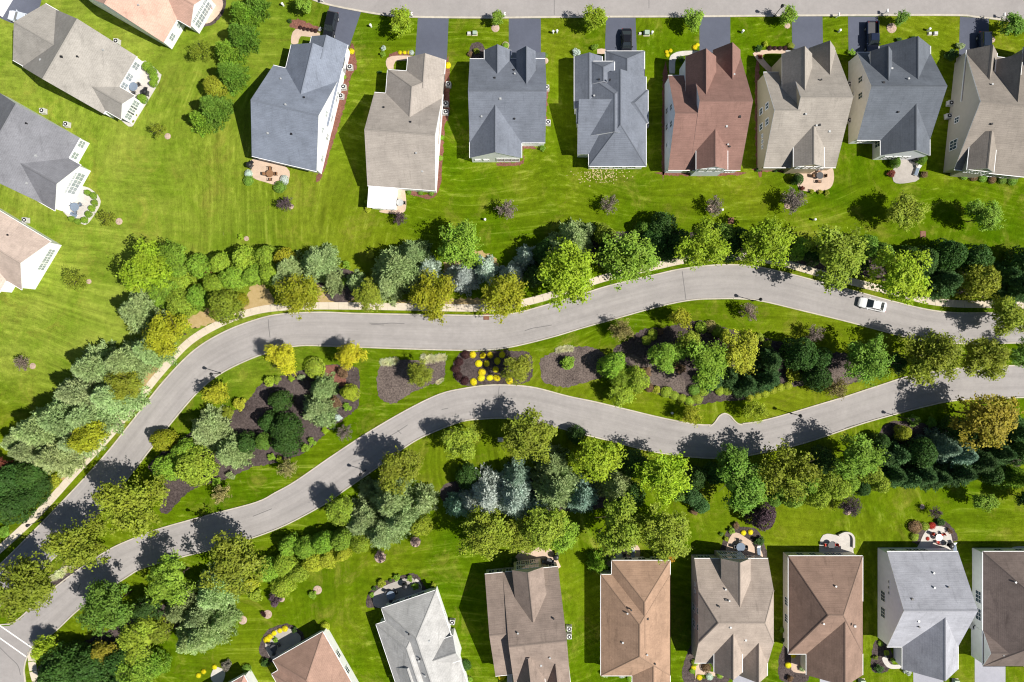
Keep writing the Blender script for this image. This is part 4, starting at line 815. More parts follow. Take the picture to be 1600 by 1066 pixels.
PLANTS = """
P green 399 7 18|P leaf 378 22 22|P green 374 56 22|P leaf 354 82 20|P green 358 115 23|A gilt 335 137 17|P green 331 168 24|P leaf 311 188 18|T olive 315 80 16|T olive 247 204 13
T olive 117 438 16|T olive 168 341 13|T grey 34 568 11|L lime 376 370 6|T purple 446 318 12
D lime 233 418 36|D leaf 274 402 28|D leaf 256 450 22|A leaf 310 416 19|A moss 346 412 18|A moss 380 404 20|A moss 416 402 18|A gold 444 404 18|L red 320 428 12|A moss 282 442 17|A leaf 310 464 19|A moss 338 444 18|A leaf 365 434 20|A leaf 395 431 18|A moss 425 427 19|A moss 282 474 23|A olive 353 476 26|A gold 376 470 11|A leaf 252 466 15
D gold 265 522 36|P sage 220 488 34|P pale 236 545 30|P sage 197 565 33|P sage 150 575 36|P pale 178 618 36|P sage 128 612 38|P sage 104 652 40|P sage 66 672 38|P pale 92 714 34|P sage 48 702 30|P pale 30 690 24|P sage 140 650 34|P pale 118 690 26
D olive 197 602 28|D gold 140 682 31|A dark 18 748 26|A dark 50 742 22|A dark 20 790 26|A dark 50 776 20|A dark 66 758 14|L gilt 82 752 13|D red 8 726 15|L green 4 832 12
D olive 205 786 45|D olive 121 848 43|D olive 36 914 44|D gold 470 460 34|P sage 452 420 26|P pale 497 412 30|P sage 440 440 20|P sage 520 440 18|L leaf 541 414 8|D olive 575 461 25|P sage 556 440 16|L gilt 577 398 9|L leaf 535 437 9|P sage 622 420 40|P pale 605 445 28|P sage 645 400 26|P silver 668 421 20|D leaf 722 382 35|D gold 680 462 34|P silver 722 434 24|P silver 758 420 19|P silver 800 428 20|P silver 822 402 18|D gold 788 461 36|P blue 742 410 14
D lime 884 430 47|P sage 897 376 32|P sage 868 388 20|D leaf 984 404 43|A olive 945 366 18|P sage 918 362 16|A green 1005 358 14|A dark 1035 355 22|A dark 1060 380 22|A dark 1022 378 20|A dark 955 395 22|A dark 1045 395 16|D lime 1097 386 42|A green 1130 366 20|A dark 1138 388 20|D lime 1196 384 40|A dark 1160 372 18|A leaf 1248 386 19|A dark 1225 375 18|A dark 1272 396 18|D moss 1302 400 44|A green 1350 386 20|A green 1377 394 18|A dark 1340 412 16|D lime 1407 430 44|A dark 1440 412 25|A dark 1480 398 27|P fir 1474 440 29|A dark 1520 405 26|A olive 1527 440 30|L gilt 1577 398 12|P fir 1568 430 24|P fir 1592 448 32|D olive 1584 492 32|A dark 1600 410 26|A dark 1418 398 16|A dark 850 395 20|A dark 835 430 18
D moss 1412 329 27|D leaf 1537 340 26|t grey 1240 314 17|t grey 1118 322 14|t grey 952 320 13|t grey 791 326 15
D leaf 474 11 15|D lime 625 35 19|D leaf 775 29 12|D lime 930 27 20|D leaf 1082 31 17|D leaf 1231 25 14|D green 1407 29 12|D green 1583 38 19
D yellowgreen 437 562 25|D yellowgreen 550 556 25|D gold 339 615 19|L gilt 375 630 14|L olive 355 644 11|S moss 492 575 15|L moss 419 596 12|L moss 433 594 9|L lime 455 591 7|A dark 437 626 18|A dark 421 660 17|A dark 385 692 17|A green 411 690 13|A dark 447 670 22|A dark 447 692 20|P sage 503 608 23|P sage 494 640 26|P pale 506 652 19|L brown 523 627 13|L brown 534 583 12|A gilt 546 614 14|L leaf 542 636 8|L silver 527 652 8|L leaf 517 665 8|L lime 508 672 7|t grey 539 676 12|L leaf 487 690 8|L leaf 477 701 9|t straw 450 732 15|L leaf 424 715 8|L lime 437 718 7|L sage 361 743 9|L leaf 338 754 8|P pale 325 672 31|P sage 360 707 28|A gold 255 687 18|A leaf 262 731 21|A moss 304 730 29|A leaf 292 706 20|t straw 347 773 15|L sage 470 590 8
D olive 657 583 21|D olive 807 574 25|L leaf 885 567 14
A leaf 957 570 21|A moss 970 592 17|A moss 993 592 21|D moss 970 616 19|D leaf 1037 553 27|S moss 1010 532 7|S moss 1020 523 8|L brown 1031 519 8|D gold 1063 497 20|t straw 972 515 17|D moss 1075 535 24|S moss 1096 512 9|S straw 1111 510 9|S moss 1121 517 9|S moss 1133 524 9|D leaf 1100 566 34|D gilt 1157 548 31|L moss 1187 528 9|L moss 1200 538 10|t grey 1170 487 14|t grey 1273 522 14|P fir 1115 594 18|P fir 1140 590 18|P fir 1166 600 23|P fir 1203 565 24|P fir 1198 592 24|A dark 1250 552 27|L gold 1240 588 16|A dark 1280 562 20|A dark 1276 590 22|t straw 1307 606 17|L brown 1060 575 13|L brown 1010 580 10
S brown 1015 606 7|L gilt 1027 610 8|S moss 1042 613 8|S moss 1054 618 7|S moss 1066 623 7|S moss 1078 627 7|S moss 1090 623 8|S green 1085 610 8|S moss 1100 611 7|S moss 1125 611 7|S moss 1137 611 7|S gilt 1172 622 6|S gilt 1184 619 6|S gilt 1196 615 6|S gilt 1208 610 6|S gilt 1220 606 6|S gilt 1232 603 6
t gilt 1080 650 17|t gilt 1180 642 17|D green 1355 563 36|D olive 1455 560 42|D olive 1537 556 38|D green 1600 552 24|D dark 1400 570 18
D olive 622 731 35|D moss 719 689 29|D moss 533 796 28|P sage 612 782 38|P sage 566 812 30|P pale 628 808 35|P pale 596 832 28|P sage 662 782 20|P sage 574 766 15|A gilt 655 822 19|A leaf 450 852 17|A leaf 478 857 18|A leaf 506 846 18|A leaf 535 841 19|A leaf 420 893 20|A moss 446 882 18|A moss 562 848 17|A gilt 490 878 17|A gilt 512 873 15|A gilt 535 866 14|A moss 442 915 20|A moss 465 895 16|D olive 364 880 44|D leaf 270 905 36|D green 172 946 40|D dark 232 952 24|P pale 337 925 34|P sage 283 950 26|P sage 312 960 28|P sage 320 988 34|P pale 298 1000 26|P sage 348 968 22|L gilt 390 912 16|L moss 400 930 14
D olive 222 1000 33|A olive 245 985 22|D amber 165 1016 19|D lime 72 1014 20|A dark 100 1042 32|A dark 140 1040 28|A dark 152 1064 24|A dark 78 1064 20|P silver 215 1030 12|D leaf 215 1056 28|A leaf 240 1040 20|A dark 190 1030 22|A dark 120 1018 18|A dark 186 1062 18
T purple 649 846 8|T purple 594 869 9|L leaf 489 929 8|D purple 430 936 11|L leaf 369 977 6|L maroon 412 960 6|L leaf 374 970 4
D olive 827 683 37|D lime 932 712 36|D lime 1036 744 40|P blue 806 744 26|P silver 762 772 35|P silver 802 778 34|P silver 735 782 22|P sage 860 724 26|P sage 870 762 38|P blue 907 776 30|P sage 962 758 29|P blue 716 790 20|P blue 838 790 22|D olive 757 833 40|D olive 812 838 27|D moss 848 818 36|D leaf 873 832 27|D moss 962 816 42|D moss 1038 828 43|P leaf 934 880 17|D orange 1045 868 10|L brown 1085 800 8|A dark 990 725 20|A dark 985 775 22|A dark 900 680 14|A dark 1085 745 20|A teal 1095 788 15|A teal 1080 775 16|L moss 1010 870 8|D green 1062 770 14|A dark 730 745 18
D green 1150 756 40|D green 1145 725 30|t olive 1230 735 42|D moss 1225 745 30|D leaf 1336 712 36|A leaf 1184 782 14|A green 1208 780 13|A leaf 1238 778 20|A leaf 1262 756 18|A moss 1278 774 20|A moss 1292 750 20|A moss 1308 762 20|A leaf 1326 756 16|A moss 1360 738 20|A moss 1373 754 17|A dark 1285 720 22|A dark 1120 740 18|A purple 1190 806 21|t purple 1326 790 17|A dark 1345 762 14|A green 1220 765 16
P fir 1377 714 20|P fir 1402 710 20|P fir 1397 742 22|P fir 1420 746 19|P fir 1442 742 23|A dark 1437 706 24|P blue 1474 698 28|P blue 1498 708 28|P fir 1466 745 21|P fir 1500 738 25|P fir 1532 720 25|P fir 1560 706 25|P fir 1588 676 24|P leaf 1582 746 26|A dark 1594 704 22|A gilt 1411 676 12|D amber 1535 650 42|L green 1430 658 13|L green 1455 660 11|D leaf 1537 780 18|t purple 1461 800 10|A dark 1500 672 24|A dark 1550 740 18|A dark 1375 690 14|D dark 1605 780 22
S silver 388 271 6|S green 388 282 7|S silver 444 281 7|S green 437 292 9|L gilt 575 327 6|L lime 572 316 4|t purple 624 341 11|S green 639 300 4|S green 657 301 4|S green 674 302 4
S green 1507 274 6|S brown 1522 277 6|S green 1536 278 6|S brown 1551 281 6|S green 1567 282 6|S green 1583 282 7|A green 1400 254 8|A green 1440 249 8|L red 1394 272 8|L brown 1444 272 8|L green 847 231 6|L green 852 87 5|L olive 745 80 7|L brown 735 84 6|S leaf 790 71 5|L leaf 929 74 7|L silver 900 82 8
L silver 599 75 5|L leaf 598 84 6|S silver 643 82 4|L silver 500 46 4|L dark 452 33 5|S yellow 549 80 4.5|S yellow 700 102 4.5|L dark 593 113 4|S leaf 537 120 4|S leaf 690 215 4|S leaf 688 247 4|L leaf 512 221 3|L gilt 506 246 3|A leaf 230 104 7|A leaf 238 112 7|A leaf 240 122 7|A leaf 239 130 6|A leaf 222 154 7|L olive 215 169 3|L olive 212 179 3|L olive 207 189 3
A leaf 137 301 5|A leaf 146 306 5|A leaf 148 317 5|A leaf 143 326 5|A leaf 138 335 5|A leaf 132 344 5|A leaf 122 346 5|A leaf 112 342 5|M yellow 445 983 5|M yellow 437 986 4|M yellow 428 990 4|M yellow 422 995 4|M yellow 417 1000 5|S gilt 508 980 7|L dark 460 985 6|L leaf 430 1000 5|L dark 415 1036 9|S green 385 1046 7|L grey 354 1041 10|M yellow 335 1043 4|M yellow 318 1050 4|M yellow 310 1056 4|L leaf 620 902 7|L gilt 597 912 8|L dark 584 920 5|L leaf 580 930 5|L dark 610 907 4|L leaf 640 904 6|L gilt 677 915 6|L leaf 648 917 7|S dark 728 1040 8|L leaf 734 1062 6|L leaf 1143 829 7|L gilt 1135 843 5|M yellow 1162 833 4|M yellow 1173 832 4|L dark 1187 845 9|L brown 1150 822 7|L green 1128 835 5
S brown 1431 824 9|S moss 1430 839 6|S moss 1446 823 6|M crimson 1457 822 6|L dark 1470 817 8|M crimson 1450 842 3|L brown 1484 830 6|L olive 1470 836 4|M yellow 1240 1025 4|M yellow 1232 1040 5|L sage 1254 1045 6|L brown 1234 1060 7|S yellow 784 1057 6|M yellow 1084 1044 4|M yellow 1093 1059 4|S moss 1086 1036 5|S brown 1104 1044 7|S silver 1109 1058 5|S leaf 1125 1056 5|S leaf 1082 1049 4|S silver 972 1055 5|S leaf 985 1060 5|L sage 945 1054 7|S leaf 1376 1006 4|L moss 1386 1020 6|L leaf 1395 1032 5|L dark 1375 1046 9|L olive 1368 1028 5|L silver 1418 1050 7|L leaf 1222 985 6|L dark 1226 1000 6|L leaf 1200 255 5|L dark 1185 266 5|L dark 1213 266 5|L dark 1232 266 5|A dark 1246 280 9|L red 1254 294 5|L gilt 1268 299 5|L gilt 1282 300 5|L gilt 1292 301 5|L dark 1186 75 7|L gilt 1197 68 6|S maroon 1203 75 3.5|S maroon 1211 75 3.5|S maroon 1219 75 3.5|S maroon 1227 75 3.5|S olive 1236 72 5|M yellow 1042 81 3|M yellow 1043 86 3|M yellow 1048 79 3|M yellow 1086 74 4|M yellow 1090 70 3|L red 1188 88 5|L dark 1064 92 6|M yellow 625 82 3|M yellow 632 82 3|M yellow 639 82 3|S maroon 469 43 3|S maroon 475 45 3|S maroon 481 46 3|S maroon 487 47 3|S maroon 493 48 3
L leaf 1331 82 7|L dark 1488 85 12|L sage 1500 72 8|L dark 1405 62 6|L dark 1428 60 6|L dark 805 878 7|L dark 800 880 5|L dark 1028 863 7|L leaf 798 876 5
"""
for rec in PLANTS.replace('\n', '|').split('|'):
    q = rec.split()
    if not q: continue
    k = 'T' if q[0] == 't' else q[0]
    plant(k, q[1], *map(float, q[2:]))
# round flower bed: yellow mounds, and maroon shrubs along its west side
for x, y in ((755, 298), (818, 303), (792, 353), (842, 352), (813, 408), (808, 443), (862, 442), (905, 443), (760, 468), (985, 461), (864, 300), (938, 298), (908, 337), (898, 390)):
    plant('M', 'yellow', 550 + x / 4, 480 + y / 4, prnd.uniform(4.6, 5.4), 0.8)
for x, y in ((710, 298), (670, 342), (650, 388), (665, 432), (705, 461)): plant('S', 'maroon', 550 + x / 4, 480 + y / 4, 6.3)
# cream grasses along the beds
for i in range(7): plant('G', 'cream', 598 + i * 3.4, 567 - i * 0.6 + prnd.uniform(-2, 2), 4.6)
for i in range(10): plant('G', 'cream', 662 + i * 3.5, 561 + prnd.uniform(-3, 3), 4.6)
for i in range(6): plant('G', 'cream', 872 + i * 4, 548 - i * 0.8 + prnd.uniform(-2, 2), 4.2)
for i in range(9): plant('G', 'cream', 82 + i * 4.2, 905 - i * 3 + prnd.uniform(-3, 3), 4.6)
for i in range(4): plant('G', 'cream', 684 + i * 2.2, 598 - i * 1.5, 2.8)
# ================================================================== vehicles, lamps, furniture
def proto_inst(parts, name, loc, rotz=0, sc=1.0):
    """parts: list of (name, mesh, [(subname, mesh, offset)], offset)"""
    root = link(name, None, None, loc, (0, 0, rotz), (sc, sc, sc))
    for nm, me, sub, off in parts:
        o = link(nm, me, root, off)
        for sn, sm, so_ in sub: link(sn, sm, o, so_)
    return root
def loft(sec, m, name, smooth_=True):
    vs = []; fs = []; n = len(sec[0])
    for s in sec: vs += s
    for i in range(len(sec) - 1):
        for j in range(n): fs.append((i * n + j, i * n + (j + 1) % n, (i + 1) * n + (j + 1) % n, (i + 1) * n + j))
    fs += [tuple(range(n)), tuple(range((len(sec) - 1) * n, len(sec) * n))[::-1]]
    me = mesh(name, vs, fs, m, None, False)
    bm = bmesh.new(); bm.from_mesh(me); bmesh.ops.recalc_face_normals(bm, faces=bm.faces); bm.to_mesh(me); bm.free()
    return me
def make_car(kind, col, name):
    """front of the vehicle points to +x"""
    t = NT('car_paint_' + name); b = t.n('ShaderNodeBsdfPrincipled'); b.inputs['Base Color'].default_value = (*col, 1); b.inputs['Roughness'].default_value = 0.22
    b.inputs['Coat Weight'].default_value = 0.6; b.inputs['Metallic'].default_value = 0.15; t.l(b.outputs[0], t.out.inputs[0]); pm = t.m
    Ln, W, hood, belt, top = {'sedan': (4.75, 1.84, 0.86, 0.95, 1.46), 'suv': (4.85, 1.95, 1.02, 1.12, 1.78), 'pickup': (5.7, 2.0, 1.10, 1.18, 1.86)}[kind]
    h = Ln / 2; st = [(-1, .78, hood * .86), (-.96, .90, hood * .98), (-.85, .97, belt), (-.5, 1, belt), (0, 1, belt), (.38, 1, belt * .99), (.5, .98, hood * 1.02), (.75, .96, hood * .96), (.92, .88, hood * .84), (1, .70, hood * .68)]
    if kind == 'pickup': st = [(-1, .95, belt * .95), (-.98, .98, belt * .98), (-.2, 1, belt), (0, 1, belt), (.4, 1, belt), (.55, .99, hood * 1.02), (.8, .97, hood), (.95, .92, hood * .92), (1, .80, hood * .7)]
    if kind == 'pickup':
        sec = []
        for x, w, z in st:
            if x >= -0.2: sec.append([(x * h, s * w * W / 2 * q, zz) for s, q, zz in ((1, .9, .3), (1, 1, .5), (1, .99, z - .12), (1, .86, z), (-1, .86, z), (-1, .99, z - .12), (-1, 1, .5), (-1, .9, .3))])
    else:
        sec = [[(x * h, s * w * W / 2 * q, zz) for s, q, zz in ((1, .9, .25), (1, 1, .45), (1, .99, z - .12), (1, .84, z), (-1, .84, z), (-1, .99, z - .12), (-1, 1, .45), (-1, .9, .25))] for x, w, z in st]
    parts = [('body', loft(sec, pm, 'body'), [], (0, 0, 0))]
    if kind == 'sedan': xb0, xt0, xt1, xb1 = -.80 * h, -.42 * h, .10 * h, .46 * h
    elif kind == 'suv': xb0, xt0, xt1, xb1 = -.95 * h, -.80 * h, .12 * h, .44 * h
    else: xb0, xt0, xt1, xb1 = -.20 * h, -.14 * h, .26 * h, .46 * h
    wb, wt = W / 2 * .86, W / 2 * .68; zb = belt - .03
    B = [(xb0, -wb, zb), (xb1, -wb * .96, zb), (xb1, wb * .96, zb), (xb0, wb, zb)]; T = [(xt0, -wt, top), (xt1, -wt, top), (xt1, wt, top), (xt0, wt, top)]
    q = lambda n, a, m: mesh(n, a, [tuple(range(len(a)))], m)
    gl = MB().add(B + T, [(0, 1, 5, 4), (2, 3, 7, 6)]).mesh('side_window', M['cglass'])
    parts += [('windshield', q('windshield', [B[1], B[2], T[2], T[1]], M['cglass']), [], (0, 0, 0)), ('rear_window', q('rear_window', [B[3], B[0], T[0], T[3]], M['cglass']), [], (0, 0, 0)), ('side_window', gl, [], (0, 0, 0))]
    rf = MB().box(xt0 - .05, -wt - .04, top - .02, xt1 + .04, wt + .04, top + .05, .07)
    for a, b_ in zip(B, T): rf.tube(a, b_, .045, .04, 5)
    sx_ = (xt0 + xt1) / 2
    for s in (-1, 1): rf.tube((sx_, s * wb, zb), (sx_ - .05, s * wt, top), .04, .04, 5)
    parts.append(('roof', rf.mesh('roof', pm), [], (0, 0, 0)))
    if kind == 'pickup':
        x0, x1, w, z = -h, -.20 * h, W / 2, belt
        bd = MB().box(x0, -w, .45, x1, -w + .12, z).box(x0, w - .12, .45, x1, w, z).box(x0, -w + .12, .45, x0 + .1, w - .12, z - .03).box(x1 - .08, -w + .12, .45, x1, w - .12, z)
        parts.append(('cargo_bed', bd.mesh('cargo_bed', pm), [('bed_liner', MB().box(x0 + .1, -w + .12, .5, x1 - .08, w - .12, .72).mesh('bed_liner', M['dgrey']), (0, 0, 0))], (0, 0, 0)))
    rr = .36 if kind != 'sedan' else .32
    ty = MB().lathe([(rr * .7, -.11), (rr, -.10), (rr, .10), (rr * .7, .11)], 14).mesh('wheel', M['tyre']); ri = MB().lathe([(rr * .62, -.115), (rr * .5, .115)], 10).mesh('rim', M['lgrey'])
    for m_ in (ty, ri): m_.transform(Matrix.Rotation(math.pi / 2, 4, 'X'))
    for x in (-.60 * h, .62 * h):
        for s in (-1, 1): parts.append(('wheel', ty, [('rim', ri, (0, 0, 0))], (x, s * (W / 2 - .09), rr)))
    for s in (-1, 1):
        parts.append(('headlight', MB().box(.90 * h, s * W * .32 - .16, hood * .66, .965 * h, s * W * .32 + .16, hood * .80, .02).mesh('headlight', M['lampg']), [], (0, 0, 0)))
        parts.append(('tail_light', MB().box(-1.005 * h, s * W * .36 - .14, hood * .66, -.95 * h, s * W * .36 + .14, hood * .86, .01).mesh('tail_light', M['redl']), [], (0, 0, 0)))
        parts.append(('mirror', MB().box(xb1 - .28, s * (W / 2 + .06) - .10, belt - .02, xb1 - .12, s * (W / 2 + .06) + .10, belt + .14, .02).mesh('mirror', pm), [], (0, 0, 0)))
    return parts
def place_car(kind, col, name, x, y, ang, label, cat):
    o = proto_inst(make_car(kind, col, name), name, P(x, y, 0.8).xy.to_3d() + Vector((0, 0, 0.012)), math.radians(ang)); tag(o, label, cat)
place_car('sedan', (0.82, 0.82, 0.83), 'white_sedan', 1364, 476, 167, 'white sedan driving left along the upper road', 'car')
place_car('suv', (0.012, 0.013, 0.016), 'black_suv', 516, 40, -103, 'black SUV parked on the driveway of the grey gabled house', 'car')
place_car('sedan', (0.010, 0.010, 0.012), 'black_sedan', 979, 66, -90, 'black sedan parked close to the slate hip-roofed house', 'car')
place_car('pickup', (0.013, 0.02, 0.045), 'pickup_truck', 1363, 60, -90, 'dark blue pickup truck with open cargo bed on a driveway', 'truck')
place_car('suv', (0.014, 0.022, 0.04), 'dark_blue_suv', 1538, 72, -90, 'dark blue SUV half under the tree near the right edge', 'car')
place_car('sedan', (0.55, 0.60, 0.68), 'silver_sedan', 33, 28, 165, 'silver sedan parked beside the pale beige roof, top left', 'car')
# ---- street lamps
pole = MB().lathe([(.13, 0), (.13, .35), (.065, .45), (.05, 3.45)], 8).mesh('pole', M['black'])
head = MB().lathe([(.08, 3.42), (.21, 3.5), (.26, 3.9), (.30, 3.92), (.10, 4.1), (.02, 4.2)], 8).mesh('lantern', M['black']); gls = MB().lathe([(.20, 3.54), (.245, 3.86)], 8).mesh('lantern_glass', M['lampg'])
for x, y, d in ((345, 583, 'inside the upper road bend, by the golden tree'), (1176, 470, 'at the top kerb of the wide median bed'), (1236, 646, 'on the median right of the drain bay'), (67, 812, 'beside the sidewalk at lower left'), (319, 805, 'on the lower kerb of the median at left'), (571, 735, 'at the lower road beside olive tree shadows'), (1209, 26, 'on the top street beside a young tree'), (1406, 652, 'below the lower road near the yellow shrub')):
    o = proto_inst([('pole', pole, [], (0, 0, 0)), ('lantern', head, [('lantern_glass', gls, (0, 0, 0))], (0, 0, 0))], 'street_lamp', P(x, y)); tag(o, 'black street lamp ' + d, 'street lamp', 'street lamps')
# ---- mailboxes, utility boxes, marker posts
mp = MB().box(-.06, -.06, 0, .06, .06, 1.1).mesh('post', M['white']); mbx = MB().box(-.14, -.28, 1.1, .14, .28, 1.36, .03).mesh('box', M['white']); fl = MB().box(.14, -.05, 1.2, .17, .05, 1.45).mesh('flag', M['redc'])
for x, y, d in ((506, 4, 'left of the black SUV driveway'), (645, 27, 'left of the second driveway from left'), (789, 27, 'left of the third driveway from left'), (1306, 28, 'between the two driveways near the pickup truck'), (1381, 22, 'just right of the pickup truck driveway'), (1562, 28, 'at the right end of the top street')):
    o = proto_inst([('post', mp, [], (0, 0, 0)), ('box', mbx, [('flag', fl, (0, 0, 0))], (0, 0, 0))], 'mailbox', P(x, y)); tag(o, 'white mailbox on a post ' + d, 'mailbox', 'mailboxes')
ub = MB().box(-.45, -.38, .08, .45, .38, .75, .03).mesh('cabinet', M['ugreen']); ul = MB().box(-.48, -.41, .75, .48, .41, .82, .03).mesh('lid', M['ugreen']); up_ = MB().box(-.6, -.5, 0, .6, .5, .09).mesh('pad', M['walk'])
ubw = MB().box(-.45, -.38, .08, .45, .38, .5, .03).mesh('cabinet', M['lgrey']); ulw = MB().box(-.48, -.41, .5, .48, .41, .57, .03).mesh('lid', M['acw'])
for x, y, c, s, d in ((742, 53, 0, .75, 'green utility box right of the pair before the slate house'), (733, 53, 1, .6, 'grey utility box left of the pair before the slate house'), (1010, 53, 0, .9, 'green utility box on lawn right of the black sedan'), (1000, 53, 1, .45, 'small grey utility box beside the one right of the sedan'), (1452, 53, 1, .55, 'grey utility box left of the pair before the charcoal roof'), (1461, 53, 1, .65, 'grey utility box right of the pair before the charcoal roof'), (782, 687, 1, .8, 'pale utility box on shaded grass below the lower road'), (1308, 1062, 0, .01, ''), (1346, 1064, 0, .9, 'green utility box at the bottom edge right of the brown house'), (1492, 1064, 0, .9, 'green utility box at the bottom edge below the silver roof')):
    if s < .1: continue
    o = proto_inst([('cabinet', ubw if c else ub, [('lid', ulw if c else ul, (0, 0, 0))], (0, 0, 0)), ('pad', up_, [], (0, 0, 0))], 'utility_box', P(x, y), 0, s); tag(o, d, 'utility box', 'utility boxes')
mk = MB().lathe([(.11, 0), (.11, .35), (.13, .36), (.09, .5)], 8).mesh('post', M['white']); mc = MB().lathe([(.14, .5), (.14, .56), (.05, .62)], 8).mesh('cap', M['white'])
for x, y, d in ((870, 51, 'left of the black sedan driveway'), (864, 52, 'small and left of its twin by the sedan'), (580, 42, 'on lawn left of the lime-green front tree'), (443, 9, 'beside the first young tree of the top street'), (1159, 51, 'right of the maroon-roofed house driveway'), (1310, 50, 'between driveways near the pickup truck'), (1449, 48, 'beside the grey utility box pair'), (758, 344, 'on the back lawn below the slate house'), (1127, 329, 'beside the thin tree below the maroon roof'), (1271, 544 - 200, 'on the back lawn below the tan-sided house'), (1018, 53, 'right of the green utility box by the sedan'), (1049, 645, 'on the median lawn beside a thin yellow tree')):
    o = proto_inst([('post', mk, [('cap', mc, (0, 0, 0))], (0, 0, 0))], 'marker_post', P(x, y), 0, 1.5); tag(o, 'white marker post ' + d, 'post', 'marker posts')
for x, y, d in ((1142, 345, 'brown drain cover at the top of the dark hedge'), (1442, 366, 'brown drain cover on the lawn below the pale tree'), (760, 495, 'rusty drain grate at the kerb of the upper road')):
    fr = MB().box(-.55, -.6, 0, .55, .6, .05).mesh('frame', M['redmulch']); g = MB()
    for k in range(6): g.box(-.45, -.5 + k * .18, .05, .45, -.42 + k * .18, .075)
    o = proto_inst([('frame', fr, [], (0, 0, 0)), ('grate', g.mesh('grate', M['wood']), [], (0, 0, 0))], 'drain_cover', P(x, y) + Vector((0, 0, .01)), 0, .9); tag(o, d, 'drain cover')
# ---- air conditioners, some standing in for window wells
ac = MB().box(-.42, -.42, .1, .42, .42, .85, .02).mesh('casing', M['acw']); fan = MB().lathe([(.34, .852), (.34, .87), (.05, .875)], 14).mesh('fan_grille', M['black']); pad = MB().box(-.47, -.47, 0, .47, .47, .1).mesh('pad', M['patiog']); hub = MB().lathe([(.13, .876), (.12, .9)], 8).mesh('fan_hub', M['white'])
for x, y, d in ((538, 138, 'upper of two beside the grey gabled house'), (534, 152, 'lower of two beside the grey gabled house'), (697, 164, 'upper of two right of the beige gabled house'), (697, 177, 'lower of two right of the beige gabled house'), (854, 139, 'upper of two right of the slate house'), (856, 193, 'lower of two right of the slate house'), (1324, 190, 'left of the charcoal-roofed house'), (1324, 134, 'between tan-sided and charcoal-roofed houses'), (1482, 163, 'upper of two left of the taupe house'), (1479, 183, 'lower of two left of the taupe house'), (707, 970, 'on stones right of the pale grey house'), (889, 980, 'upper of two right of the tan gabled house'), (889, 992, 'lower of two right of the tan gabled house'), (1009, 196, 'right of the slate hip house'), (1518, 977, 'left of the dark brown house'), (548, 107, 'pale, in the round bed right of the grey gabled house'), (701, 134, 'topmost of three right of the beige gabled house'), (7 + 100, 157 + 14, 'on the left lawn'), (70, 175, 'standing in for a window well by the left grey roof, upper'), (107, 196, 'standing in for a window well by the left grey roof, lower'), (43, 345, 'above the pinkish tan roof at left edge'), (185, 67, 'above the pale beige roof')):  # those by the left grey roof stand in for round window wells
    if d == 'on the left lawn': continue
    o = proto_inst([('casing', ac, [('fan_grille', fan, (0, 0, 0)), ('fan_hub', hub, (0, 0, 0))], (0, 0, 0)), ('pad', pad, [], (0, 0, 0))], 'air_conditioner_or_well_stand_in', P(x, y), prnd.uniform(-.1, .1)); tag(o, 'white air conditioner or window-well stand-in ' + d, 'air conditioner', 'air conditioners')
# ---- patio furniture
def table_parts(m, r=.6):
    return [('table_top', MB().lathe([(r, .70), (r + .02, .72), (r, .75)], 16).mesh('table_top', m), [], (0, 0, 0)), ('pedestal', MB().lathe([(.28, 0), (.28, .04), (.05, .08), (.05, .70)], 10).mesh('pedestal', M['black']), [], (0, 0, 0))]
def chair_parts(m):
    s = MB().box(-.26, -.25, .40, .26, .25, .47, .02).mesh('seat', m); b = MB().box(-.26, .20, .47, .26, .28, .95, .02).mesh('backrest', m); lg = MB().tube((0, 0, 0), (0, 0, .41), .025, .025, 6).mesh('leg', M['black']); ar = MB().box(-.03, -.24, .62, .03, .24, .66).mesh('armrest', M['black'])
    return [('seat', s, [], (0, 0, 0)), ('backrest', b, [], (0, 0, 0))] + [('leg', lg, [], (x, y, 0)) for x in (-.22, .22) for y in (-.2, .2)] + [('armrest', ar, [], (x, 0, 0)) for x in (-.27, .27)]
TB = {k: table_parts(M[m], r) for k, m, r in (('wood', 'wood', .62), ('grey', 'cloth', .75), ('black', 'dgrey', .6), ('white', 'lgrey', .6))}
CH = {k: chair_parts(M[m]) for k, m in (('black', 'dgrey'), ('blue', 'cloth'), ('red', 'redc'), ('white', 'white'), ('wood', 'wood'))}
def setof(x, y, tk, ck, n, where, r=8.5, a0=0.4, tone=None):
    tw = {'wood': 'brown round', 'grey': 'blue-grey round', 'black': 'dark round', 'white': 'pale round'}[tk]; cw = {'black': 'dark', 'blue': 'blue-grey', 'red': 'red', 'white': 'white', 'wood': 'brown'}[ck]
    tag(proto_inst(TB[tk], 'patio_table', P(x, y) + Vector((0, 0, .07))), f'{tw} patio table {where}', 'table', 'patio tables')
    pos = ('right of', 'above', 'left of', 'below') if n == 4 else ('right of', 'left of') if n == 2 else ('upper right of', 'left of', 'lower right of')
    a0 = 0 if n in (2, 4) else .5
    for k in range(n):
        a = a0 + 2 * math.pi * k / n; p = P(x + r * math.cos(a), y - r * math.sin(a))
        tag(proto_inst(CH[ck], 'patio_chair', p + Vector((0, 0, .07)), a - math.pi / 2), f'{cw} patio chair {pos[k]} the table {where}', 'chair', 'patio chairs')
setof(424, 273, 'wood', 'wood', 4, 'behind the grey gabled house'); setof(212, 138, 'grey', 'black', 3, 'on the hedged patio at left'); setof(323, 14, 'white', 'red', 4, 'beside the peach-roofed house')
setof(121, 325, 'grey', 'blue', 3, 'on the white-edged patio at left'); setof(1278, 276, 'black', 'wood', 4, 'behind the tan-sided house'); setof(612, 928, 'grey', 'black', 3, 'on the round stone patio')
